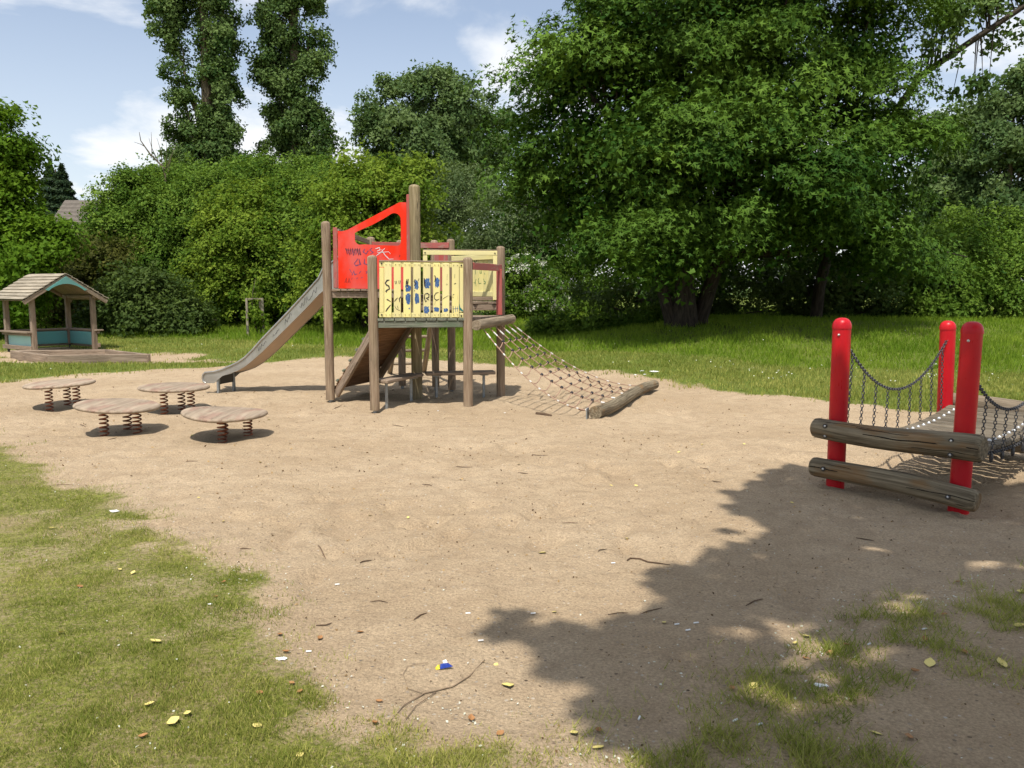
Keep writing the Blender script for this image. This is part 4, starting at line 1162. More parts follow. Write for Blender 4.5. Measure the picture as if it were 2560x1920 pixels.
    strokes('black_paint', 'black_graffiti', [(w, p) for w, p in [
        (.014, [(785, 415), (745, 420), (712, 470), (735, 500), (775, 520), (785, 570), (750, 585), (725, 610), (735, 630)]),
        (.010, [(735, 745), (770, 765), (808, 790)]), (.014, [(722, 960), (745, 920), (805, 845)]), (.006, [(740, 770), (765, 740)]),
        (.010, [(880, 430), (890, 485)]), (.010, [(905, 430), (908, 480)]), (.008, [(945, 425), (952, 485)]), (.008, [(972, 420), (968, 480)]),
        (.010, [(870, 785), (895, 755), (925, 722)]), (.013, [(985, 700), (955, 735), (962, 795)]), (.005, [(875, 860), (905, 915), (975, 950)]), (.008, [(925, 860), (935, 910)]),
        (.016, [(1085, 400), (1090, 470), (1105, 540)]), (.014, [(1110, 395), (1105, 480)]), (.014, [(1075, 430), (1072, 520)]),
        (.012, [(1230, 400), (1212, 440), (1240, 480), (1215, 520)]), (.010, [(1298, 390), (1280, 430)]), (.012, [(1215, 590), (1225, 610)]),
        (.018, [(1385, 385), (1392, 450), (1395, 530)]), (.012, [(1555, 340), (1575, 345), (1580, 400), (1568, 450)]),
        (.013, [(1395, 665), (1390, 730), (1410, 795)]), (.012, [(1395, 660), (1440, 645), (1470, 665), (1465, 715), (1415, 730)]), (.012, [(1425, 730), (1450, 750), (1465, 760)]), (.012, [(1410, 795), (1430, 770)]),
        (.010, [(1635, 630), (1590, 640), (1560, 690), (1565, 740), (1600, 765), (1645, 745)]), (.004, [(1575, 770), (1570, 850)]),
        (.005, [(1705, 745), (1740, 720), (1805, 685)]), (.003, [(1785, 310), (1780, 420)]), (.004, [(1760, 495), (1795, 490)]), (.004, [(1778, 470), (1776, 510)]),
        (.006, [(1915, 315), (1912, 385)]), (.014, [(1905, 485), (1935, 470)]), (.010, [(1880, 675), (1905, 660)]), (.010, [(1880, 705), (1890, 725)]), (.008, [(1885, 860), (1885, 985)])]])
    g = MB(); tp = [Gp(1997, 815), Gp(2012, 890), Gp(2060, 940), Gp(2063, 965), Gp(2010, 935), Gp(1985, 900)]
    tp = [p - n * .0185 for p in tp]
    g.add(tp, [[5, 4, 3, 2, 1, 0]], tp); g.build('teal_graffiti', M['teal_blot'], rail)

    # --- tall red panel between the left post and the mast
    d2 = horiz(H3, TM); n2 = Vector((d2.y, -d2.x, 0))
    def Rp(x, y, off=0.0): return ONPLANE(780 + x * .235081, 440 + y * .235081, H3 + n2 * off, d2)
    outer = [(272, 582), (310, 588), (342, 582), (380, 570), (926, 281), (940, 278), (1003, 280), (1012, 700), (1022, 1208), (600, 1200), (281, 1195)]
    def rc(cx, cy, r, a0, a1, k=6): return [(cx + r * math.cos(math.radians(a0 + (a1 - a0) * i / k)), cy + r * math.sin(math.radians(a0 + (a1 - a0) * i / k))) for i in range(k + 1)]
    hole = [(455, 600)] + rc(505, 635, 52, 215, 245, 2) + [(640, 520), (760, 455)] + rc(875, 462, 68, 245, 355) + [(945, 560)] + rc(905, 702, 40, 0, 95) + [(700, 735), (560, 726)] + rc(518, 670, 62, 105, 190)
    ow = [Rp(x, y) for x, y in outer]; hw = [Rp(x, y) for x, y in hole]
    mb = MB(); mb.poly(ow, -n2 * .022, hw)
    pan = mb.build('red_panel', M['red'], T, 'red painted panel with a slanted window cut out and scribbles')
    for x0, x1, y0, y1 in ((222, 268, 548, 1190), (1004, 1052, 198, 1200)):
        pb = MB(); a = Rp((x0 + x1) / 2, y0, -.01); b = Rp((x0 + x1) / 2 + (8 if x0 < 500 else 4), y1, -.01)
        pb.beam(a, b, (Rp(x1, 800) - Rp(x0, 800)).length, .05, up=n2); pb.build('batten', M['faded_red'], T)
    def scrib(mat, name, lst):
        g = MB()
        for w, pts in lst: g.stroke([Rp(*p, off=.0024 if mat == 'white_paint' else .0016) for p in pts], w * (1.1 if mat == 'white_paint' else 2.1), n2)
        g.build(name, M[mat], pan, kind='stuff')
    rr = random.Random(4)
    zig = [(362 + 12 * i + rr.uniform(-4, 4), 762 + (80 if i % 2 else 8) * rr.uniform(.85, 1.05)) for i in range(14)]
    zig2 = [(370 + 13 * i + rr.uniform(-4, 4), 772 + (70 if i % 2 else 6) * rr.uniform(.8, 1.1)) for i in range(12)]
    scrib('black_paint', 'dark_scribble', [(.011, zig), (.006, [(350, 1135), (365, 1085), (372, 1138)]), (.006, [(385, 1135), (395, 1085), (405, 1135)]), (.004, [(925, 850), (940, 850)]), (.004, [(933, 838), (932, 862)])])
    scrib('violet_paint', 'violet_scribble', [(.007, zig2), (.009, [(560, 775), (545, 805), (575, 830), (600, 790)]), (.009, [(640, 765), (615, 785), (650, 815), (620, 828)]),
          (.008, [(490, 880), (450, 930), (465, 955), (510, 940), (500, 885), (520, 945)]), (.008, [(560, 880), (555, 930), (590, 945)]),
          (.006, [(400, 990), (420, 1030)]), (.008, [(425, 1055), (445, 1010), (455, 1050), (480, 1040)]), (.006, [(500, 1040), (520, 1010)]), (.006, [(570, 1010), (585, 1020), (575, 1040)]),
          (.005, [(420, 1100), (430, 1085)]), (.005, [(470, 1095), (490, 1080)]), (.005, [(520, 1085), (540, 1075)])])
    scrib('white_paint', 'white_scribble', [(.012, [(675, 775), (715, 760), (725, 785), (690, 800)]), (.009, [(775, 770), (720, 820), (680, 850)]), (.007, [(690, 815), (760, 810), (815, 805), (835, 830)]),
          (.009, [(740, 780), (775, 840), (820, 885), (868, 882)]), (.006, [(610, 850), (650, 840)])])
    # planks seen at the edge below the panel
    for i in range(6):
        x0 = 240 + i * 70
        pb = MB(); pb.beam(Rp(x0, 1214, .03), Rp(x0 + 64, 1215, .03), .06, .030, bev=.008); pb.build('plank', M['board'], T)
    # --- yellow gate frame between the mast and the right post
    d3 = horiz(TM, H0); n3 = Vector((d3.y, -d3.x, 0))
    def Yp(x, y, off=0.0): return ONPLANE(780 + x * .235081, 440 + y * .235081, TM + n3 * off, d3)
    mb = MB(); mb.beam(Yp(1180, 815, .02), Yp(1970, 820, .02), .028, Yp(1600, 793).z - Yp(1600, 840).z)
    gate = mb.build('gate_frame', M['yellow'], T, 'yellow gate frame between mast and right post')
    pb = MB(); pb.beam(Yp(1180, 786, .0), Yp(1960, 790, .0), .05, .016); pb.build('cap_rail', M['board'], gate)
    for x0, x1, yb in ((1180, 1226, 1250), (1924, 1970, 1320)):
        pb = MB(); pb.beam(Yp((x0 + x1) / 2, 845, .018), Yp((x0 + x1) / 2, yb, .018), (Yp(x1, 1000) - Yp(x0, 1000)).length, .026, up=n3); pb.build('stile', M['yellow'], gate)
    for x, y in ((1202, 815), (1945, 822)): bolt(gate, Yp(x, y, .0345), n3, .010)
    # --- yellow board wall between right post and back right post, seen from inside
    d4 = horiz(H1, H0); n4 = Vector((d4.y, -d4.x, 0))
    if n4.dot(TM - H0) < 0: n4 = -n4
    wl_ = (H0 - H1).length - 2 * R
    mb = MB(); zt, z0 = 2.10, 1.46
    for z in (zt - .04, z0 + .05):
        mb = MB(); mb.beam(Vector((H1.x, H1.y, z)) + d4 * R + n4 * .025, Vector((H0.x, H0.y, z)) - d4 * R + n4 * .025, .024, .075)
        if z > 2: wall = mb.build('back_wall', M['yellow'], T, 'yellow board wall with green letters on its inner side')
        else: mb.build('bottom_rail', M['yellow'], wall)
    k = 10
    for i in range(k):
        a = H1 + d4 * (R + wl_ * (i + .5) / k); pb = MB()
        pb.beam(Vector((a.x, a.y, z0)), Vector((a.x, a.y, zt)), wl_ / k - .006, .022, up=n4); pb.build('board', M['yellow'], wall)
    def Wp(x, y): return ONPLANE(1100 + x * .12055, 600 + y * .12055, H1 + n4 * .0125, d4)
    g = MB()
    for w, pts in ((.010, [(735, 620), (735, 715)]), (.010, [(828, 610), (830, 690), (855, 690), (858, 620)]), (.012, [(925, 680), (930, 720)]),
                   (.010, [(700, 870), (725, 900), (748, 810)]), (.010, [(735, 880), (750, 960)]), (.008, [(810, 785), (790, 830), (805, 905), (855, 895)]),
                   (.010, [(905, 800), (915, 860), (945, 870), (935, 910), (905, 905)]), (.010, [(710, 410), (735, 395), (760, 430), (735, 470), (708, 445), (710, 410)])):
        g.stroke([Wp(*p) for p in pts], w * 1.6, n4)
    g.build('green_graffiti', M['green_paint'], wall, kind='stuff')
    pb = MB(); pb.beam(Yp(1690, 1305, -.12), Yp(1930, 1305, -.12), .03, .055); pb.build('kick_board', M['board'], T)
    # --- red handrail on the open side with the net
    d5 = horiz(H5, H0); n5 = Vector((d5.y, -d5.x, 0))
    def Hp(x, y, off=.06): return ONPLANE(780 + x * .235081, 440 + y * .235081, H5 + n5 * off, d5)
    a = Hp(1712, 958); b = Hp(2012, 978)
    mb = MB(); mb.beam(a, b, .03, .095); hr = mb.build('handrail', M['faded_red'], T, 'weathered red handrail above the climbing net')
    pb = MB(); c = Hp(1992, 990); e = Hp(1985, 1478); pb.beam(Vector((c.x, c.y, c.z)), Vector((c.x, c.y, e.z)), .085, .03, up=d5); pb.build('upright', M['faded_red'], T)
    # --- red railing at the back
    for a, b in ((H2, B), (Cc, H1)):
        e = horiz(a, b); nn = Vector((e.y, -e.x, 0)); L = (Vector((b.x, b.y, 0)) - Vector((a.x, a.y, 0))).length
        mb = MB()
        mb.beam(Vector((a.x, a.y, 2.27)) + nn * .07, Vector((b.x, b.y, 2.27)) + nn * .07, .03, .085)
        rl = mb.build('back_railing', M['faded_red'], T)
        mb = MB(); mb.beam(Vector((a.x, a.y, 1.60)) + nn * .03, Vector((b.x, b.y, 1.60)) + nn * .03, .03, .08); mb.build('bottom_rail', M['faded_red'], rl)
        for i in range(3):
            p = a.lerp(b, (i + .7) / 3.4) + nn * .045; pb = MB(); pb.beam(Vector((p.x, p.y, 1.55)), Vector((p.x, p.y, 2.225)), .085, .02, up=nn); pb.build('slat', M['faded_red'], rl)
    mb = MB(); mb.beam(Vector((H2.x, H2.y, 2.3)), Vector((H3.x, H3.y, 2.46)).lerp(Vector((H2.x, H2.y, 2.3)), .25), .03, .07); mb.build('side_rail', M['board'], T)
    mb = MB(); q = Vector((B.x, B.y, 2.27)) + nn * .02; mb.beam(q + nn * .05, Vector((Cc.x, Cc.y, 2.27)) + nn * .07, .03, .085); mb.build('lintel', M['faded_red'], T)
    # --- ramp from the ground at the left posts up to the front deck
    for nm, p0, p1 in (('stringer', H3, H4), ('stringer', H2, TM)):
        dd = horiz(p0, p1); a = Vector((p0.x, p0.y, .07)) + dd * .09; b = Vector((p1.x, p1.y, 1.10)) - dd * .02
        o = (Vector((horiz(H3, H2).x, horiz(H3, H2).y, 0)) * (.09 if p0 is H3 else -.09))
        mb = MB(); mb.beam(a + o, b + o, .045, .12); mb.build('ramp_stringer', M['board'], T)
    a0 = Vector((H3.x, H3.y, .13)); a1 = Vector((H4.x, H4.y, 1.16)); w = H2 - H3; w = Vector((w.x, w.y, 0))
    k = 13
    for i in range(k):
        t = (i + .6) / k; p = a0.lerp(a1, t); sl = (a1 - a0).normalized(); up = w.normalized().cross(sl).normalized()
        if up.z < 0: up = -up
        mb = MB(); mb.beam(p + w * .08, p + w * .92, (a1 - a0).length / k - .008, .026, up=up); mb.build('ramp_plank', M['ramp'], T)
        if i % 2 == 1:
            mb = MB(); mb.beam(p + w * .06 + up * .028, p + w * .94 + up * .028, .04, .03, up=up); mb.build('ramp_cleat', M['green_board'], T)
    # --- ladder at the back
    top = (Vector((B.x, B.y, 1.55)), Vector((Cc.x, Cc.y, 1.55)))
    foot = (Vector((-2.35, 15.6, 0)), Vector((-1.72, 15.8, 0)))
    for i in (0, 1):
        mb = MB(); f = foot[i]; m = f.lerp(top[i], .5); mb.tube([f - Vector((0, 0, .1)), m + Vector((.02, 0, .03)), top[i]], [.05, .048, .045], 12, wob=.03, seed=i); mb.build('ladder_pole', M['log'], T)
    for t in (.12, .3, .48, .66, .84):
        mb = MB(); mb.tube([foot[0].lerp(top[0], t), foot[1].lerp(top[1], t)], .028, 10); mb.build('ladder_rung', M['log'], T)
    return T
build_tower()

# ------------------------------------------------------------------ benches under the tower
def bench(label, a, b, z, w):
    o = empty('bench', onground((a + b) / 2), label, 'bench')
    d = horiz(a, b)
    mb = MB(); L = (b - a).length
    mb.beam(Vector((a.x, a.y, z)) - d * .16, Vector((b.x, b.y, z)) + d * .16, w, .045, bev=.008); mb.build('seat', M['board'], o)
    for p in (a, b):
        mb = MB(); mb.tube([Vector((p.x, p.y, -.15)), Vector((p.x, p.y, z - .03))], .021, 10); mb.build('leg', M['galv'], o)
        mb = MB(); mb.beam(Vector((p.x, p.y, z - .032)) - d * .06, Vector((p.x, p.y, z - .032)) + d * .06, w * .7, .014); mb.build('bracket', M['galv'], o)
bench('narrow plank bench beside the ramp under the tower', Vector((-1.70, 11.02, 0)), Vector((-1.44, 11.62, 0)), .36, .24)
bench('narrow plank bench under the right side of the tower', Vector((-1.11, 11.98, 0)), Vector((-.42, 12.12, 0)), .355, .24)

# ------------------------------------------------------------------ slide
def build_slide():
    top = (H3 + H2) / 2; dr = Vector((-.965, .26, 0)).normalized(); sd = Vector((-dr.y, dr.x, 0))
    if sd.y > 0: sd = -sd                                             # sd points to the camera
    o = empty('slide', onground(top + dr * 2.2), 'long straight steel slide running down to the left of the tower', 'slide')
    S = [0, .15, .32, .40, .64, .942, 1.39, 1.55, 1.69, 1.82, 1.95, 2.1, 2.25, 2.40]
    ZFl = [1.615, 1.61, 1.585, 1.525, 1.30, 1.035, .645, .52, .42, .35, .305, .28, .268, .262]
    ZTp = [2.10, 1.99, 1.886, 1.737, 1.505, 1.22, .815, .655, .535, .455, .40, .34, .30, .285]
    hw = .235
    def P(s, off, z): p = top + dr * s + sd * off; return Vector((p.x, p.y, z))
    # trough floor as a bent sheet, steel on top and warm grey below
    mb = MB()
    V = []
    for s, z in zip(S, ZFl): V += [P(s, hw, z), P(s, -hw, z)]
    mb.add(V, [[2 * i, 2 * i + 1, 2 * i + 3, 2 * i + 2] for i in range(len(S) - 1)], V, True); mb.build('slide_bed', M['steel'], o)
    mb = MB(); V = []
    for s, z in zip(S, ZFl): V += [P(s, hw - .004, z - .012), P(s, -hw + .004, z - .012)]
    mb.add(V, [[2 * i, 2 * i + 2, 2 * i + 3, 2 * i + 1] for i in range(len(S) - 1)], V, True); mb.build('slide_underside', M['steel_under'], o)
    for sg in (1, -1):
        mb = MB()
        outl = [P(s, sg * hw, z) for s, z in zip(S, ZTp)]
        ends = [P(2.44, sg * hw, .25), P(2.455, sg * hw, .20), P(2.44, sg * hw, .145), P(2.40, sg * hw, .118), P(2.25, sg * hw, .125), P(2.1, sg * hw, .24)]
        low = [P(s, sg * hw, z - .02) for s, z in zip(S, ZFl)][:-3][::-1]
        mb.poly(outl + ends + low, sd * sg * .006)
        w = mb.build('side_wall', M['steel'], o)
        rb = MB(); rb.tube([p + sd * sg * .008 for p in outl] + [p + sd * sg * .008 for p in ends[:4]], .016, 10); rb.build('rolled_edge', M['steel'], w)
        lg = MB(); lg.beam(P(2.2, sg * (hw - .03), -.2), P(2.2, sg * (hw - .03), .25), .05, .035, up=dr); lg.build('leg', M['galv'], o)
        if sg == 1:
            g = MB(); rr = random.Random(12)
            for s0, s1 in ((.42, .62), (.62, .74), (.86, .98), (1.08, 1.2), (1.3, 1.46)):
                pts = []
                s = s0
                while s < s1:
                    f = np.interp(s, S, ZFl); t = np.interp(s, S, ZTp); u_ = rr.uniform(.2, .75)
                    pts.append(P(s, hw + .0085, f + (t - f) * u_)); s += rr.uniform(.008, .022)
                if len(pts) > 2: g.stroke(pts, .006, sd)
            g.build('scribble', M['black_paint'], w, kind='stuff')
    mb = MB(); mb.beam(P(2.2, hw - .05, .165), P(2.2, -hw + .05, .165), .02, .13); mb.build('brace', M['bolt'], o)
build_slide()

# ------------------------------------------------------------------ climbing net
def build_net():
    d = horiz(H5, H0); n = Vector((d.y, -d.x, 0))
    la = AT(1190, 813, 10.99); lb = AT(1279, 797.5, 12.42)
    o = empty('climbing_net', onground(G(1440, 1000)), 'rope climbing net sloping from the tower down to a log', 'climbing net')
    mb = MB(); mb.tube([la, la.lerp(lb, .5), lb], .07, 18, wob=.02, seed=3); mb.build('top_log', M['log'], o)
    ga, gb = G(1488, 1049, .0), G(1634, 975, .0)
    ga.z, gb.z = .085, .09
    pts, rad = [], []
    for i in range(11):
        t = i / 10; p = ga.lerp(gb, t); p += Vector((.0, 0, -.012 * math.sin(t * 6.283))) + n * (.018 * math.sin(t * 7)); pts.append(p); rad.append(.082 - .008 * t)
    mb = MB(); mb.tube(pts, rad, 20, wob=.035, seed=8); mb.build('ground_log', M['oldlog'], o, 'cracked grey log lying on the sand at the foot of the net')
    dg = (gb - ga).normalized(); ng = Vector((-dg.y, dg.x, 0))
    for t in (.0, .93):
        p = ga.lerp(gb, t) + ng * .10; mb = MB(); mb.beam(Vector((p.x, p.y, -.15)), Vector((p.x, p.y, .14)), .085, .014, up=ng); mb.build('anchor_plate', M['galv'], o)
    tops = [(1207, 816.5), (1220.7, 815.5), (1235, 813), (1248.7, 811), (1262, 809.5), (1276, 808)]
    bots = [(1464, 1019), (1534, 1003), (1547, 994), (1561, 986), (1576, 978), (1595, 969)]
    T, Bt = [], []
    for i in range(6):
        t = .14 + .165 * i
        q = la.lerp(lb, min(1, t)); T.append(Vector((q.x, q.y, q.z - .07)) + n * .03)
        g = ga.lerp(gb, (.02, .24, .40, .56, .72, .9)[i]) + ng * .075; Bt.append(Vector((g.x, g.y, .10)))
    ROWS = 10
    def rp(i, t):
        p = T[i].lerp(Bt[i], t); sag = (.22 if i in (0, 5) else .18) * 4 * t * (1 - t) * (1 + .35 * (t - .5)); p = Vector((p.x, p.y, p.z - sag))
        g = hz1(p.x, p.y) + .02
        if p.z < g: p.z = g
        return p
    for i in range(6):
        mb = MB(); mb.tube([rp(i, k / 30) for k in range(31)], .0075, 6); mb.build('rope', M['rope'], o)
        for t in (.035,):
            a, b = rp(i, t), rp(i, t + .035); mb = MB(); mb.tube([a, b], .011, 8); mb.build('ferrule', M['ferrule'], o)
        mb = MB(); a = rp(i, 0); mb.tube([a + Vector((0, 0, .03)), a + Vector((.012, 0, .01)), a, rp(i, .03)], .006, 6); mb.build('shackle', M['galv'], o)
        a, b = rp(i, .955), rp(i, .985); mb = MB(); mb.tube([a, b], .013, 8); mb.build('ferrule', M['ferrule'], o)
    kn = None
    for r in range(ROWS):
        t = .12 + .085 * r
        for i in range(6):
            p = rp(i, t)
            if 1 <= i <= 4:
                if kn is None:
                    mb = MB(); Z = Vector((0, 0, 0))
                    for ax in ((1, 0, 0), (0, 1, 0), (0, 0, 1)):
                        v = Vector(ax) * .022; mb.tube([-v, v * -.6, v * .6, v], [.009, .014, .014, .009], 8)
                    kn = mb.build('connector', M['knot'], o); kn.location = p - WLOC[o.name]
                    me_k = kn.data
                    # mesh was shifted by the parent location: bring it back to its own centre
                    nv = len(me_k.vertices); co = np.empty(nv * 3, dtype=np.float32); me_k.vertices.foreach_get('co', co)
                    co = co.reshape(-1, 3) + np.array(WLOC[o.name]); me_k.vertices.foreach_set('co', co.ravel().astype(np.float32)); me_k.update()
                else:
                    c = kn.copy(); COL.objects.link(c); c.location = p - WLOC[o.name]; WLOC[c.name] = WLOC[o.name]
                    c.rotation_euler = (0, RND.uniform(0, 1), RND.uniform(0, 3))
            else:
                a, b = rp(i, t - .006), rp(i, t + .011); mb = MB(); mb.tube([a, b], .0105, 8); mb.build('ferrule', M['ferrule'], o)
        for i in range(5):
            a, b = rp(i, t), rp(i + 1, t); dr = .075 if i in (0, 4) else .03
            pts = [a.lerp(b, k / 8) - Vector((0, 0, dr * math.sin(k / 8 * math.pi))) for k in range(9)]
            mb = MB(); mb.tube(pts, .0075, 6, caps=(False, False)); mb.build('cross_rope', M['rope'], o)
build_net()

# ------------------------------------------------------------------ spring discs
def build_discs():
    labs = ['farthest left spring disc, round board with splintered front edge', 'leaning beige spring disc, second from the left edge',
            'spring disc standing farther back, nearest the foot of the slide', 'nearest spring disc, beige board with reddish worn paint']
    for i, p in enumerate(DPOS):
        _, _, z, tx, ty = DISCS[i]
        g = hz1(p.x, p.y)
        o = empty('spring_disc', Vector((p.x, p.y, g)), labs[i], 'spring disc', 'round spring boards on the sand')
        rr = random.Random(50 + i); R = .45; n = 48
        nrm = Vector((-ty, -tx, 1)).normalized(); ux = Vector((1, 0, ty)).normalized(); uy = nrm.cross(ux)
        ctr = Vector((p.x, p.y, z)); ring = []
        mb = MB(); rows = []
        for k in range(n):
            a = 6.283 * k / n; r = R * (1 + .006 * math.sin(5 * a + i))
            dz = 0
            if i == 0 and 4.6 < a < 5.9: r *= 1 - .10 * abs(math.sin((a - 4.6) * 5)) - .05 * rr.random()
            if i == 3: dz = .012 * math.cos(2 * a)
            ring.append((a, r, dz))
        prof = [(-.02, .0, 1), (-.012, .012, 1), (0.0, .017, 1), (.012, .012, 1), (.02, -.002, 1)]
        V, Gc = [], []
        for hz_, er, _ in prof:
            for a, r, dz in ring:
                q = (r - .017 + er); V.append(ctr + ux * (math.cos(a) * q) + uy * (math.sin(a) * q) + nrm * (hz_ + dz)); Gc.append(Vector((math.cos(a) * q, hz_, math.sin(a) * q)))
        Fs = []
        for j in range(len(prof) - 1):
            for k in range(n): Fs.append([j * n + k, j * n + (k + 1) % n, (j + 1) * n + (k + 1) % n, (j + 1) * n + k])
        mb.add(V, Fs, Gc, True)
        off = (len(prof) - 1) * n
        top = V[off:]; tg = Gc[off:]
        mb.add([ctr + nrm * .019] + top, [[0, 1 + k, 1 + (k + 1) % n] for k in range(n)], [Vector((0, 0, 0))] + tg, True)
        bot = V[:n]; mb.add(bot, [list(range(n))[::-1]], Gc[:n])
        mb.build('board', M['disc'], o)
        a0 = (.5, .25, .1, .35)[i]
        for k in range(3):
            a = a0 + (-2.2, -.55, 1.2)[k] + .15 * i
            q = Vector((p.x + .23 * math.cos(a), p.y + .23 * math.sin(a), 0))
            gz = hz1(q.x, q.y) - .06
            tz = z - .03 + (ux * (.23 * math.cos(a)) + uy * (.23 * math.sin(a))).z
            pts = []
            turns = 7.5; NN = 96
            for m in range(NN + 1):
                t = m / NN; b = 6.283 * turns * t; rad = .044
                pts.append(Vector((q.x + rad * math.cos(b), q.y + rad * math.sin(b), gz + (tz - gz) * t)))
            mb = MB(); mb.tube(pts, .0088, 6); mb.build('spring', M['spring'], o)
            mb = MB(); mb.beam(Vector((q.x - .07, q.y, tz + .004)), Vector((q.x + .07, q.y, tz + .004)), .12, .014); mb.build('spring_plate', M['spring'], o)
build_discs()

# ------------------------------------------------------------------ chain bridge with red posts
def chain_links(mb, pts, link_len=.036, r=.0042, w=.011):
    pts = [Vector(p) for p in pts]
    cum = [0]
    for i in range(len(pts) - 1): cum.append(cum[-1] + (pts[i + 1] - pts[i]).length)
    tot = cum[-1]; pitch = link_len - 2 * r * 1.1; n = int(tot / pitch)
    def at(s):
        s = max(0, min(tot, s))
        for i in range(len(pts) - 1):
            if cum[i + 1] >= s:
                k = (s - cum[i]) / max(1e-9, cum[i + 1] - cum[i]); return pts[i].lerp(pts[i + 1], k)
        return pts[-1]
    for j in range(n):
        c = at((j + .5) * pitch); t = (at((j + .8) * pitch) - at((j + .2) * pitch)).normalized()
        ref = Vector((0.3, 0.95, 0.1)).normalized(); s1 = t.cross(ref).normalized(); s2 = t.cross(s1)
        sd = s1 * .92 + s2 * .38 if j % 2 == 0 else s2 * .92 - s1 * .38
        sd.normalize(); nn = t.cross(sd)
        K, m5 = 10, 5
        loop = []
        for k in range(K):
            a = 6.283 * k / K; ca, sa = math.cos(a), math.sin(a)
            loop.append((c + t * (ca * (link_len / 2 - w) + math.copysign(w * .5, ca) * (1 if abs(ca) > .3 else abs(ca) / .3)) + sd * (sa * w), ca, sa))
        V, Fs = [], []
        for k in range(K):
            p, ca, sa = loop[k]; o = (p - c).normalized()
            for q in range(m5):
                b = 6.283 * q / m5; V.append(p + o * (math.cos(b) * r) + nn * (math.sin(b) * r))
        for k in range(K):
            k2 = (k + 1) % K
            for q in range(m5):
                q2 = (q + 1) % m5; Fs.append([k * m5 + q, k2 * m5 + q, k2 * m5 + q2, k * m5 + q2])
        mb.add(V, Fs, V, True)

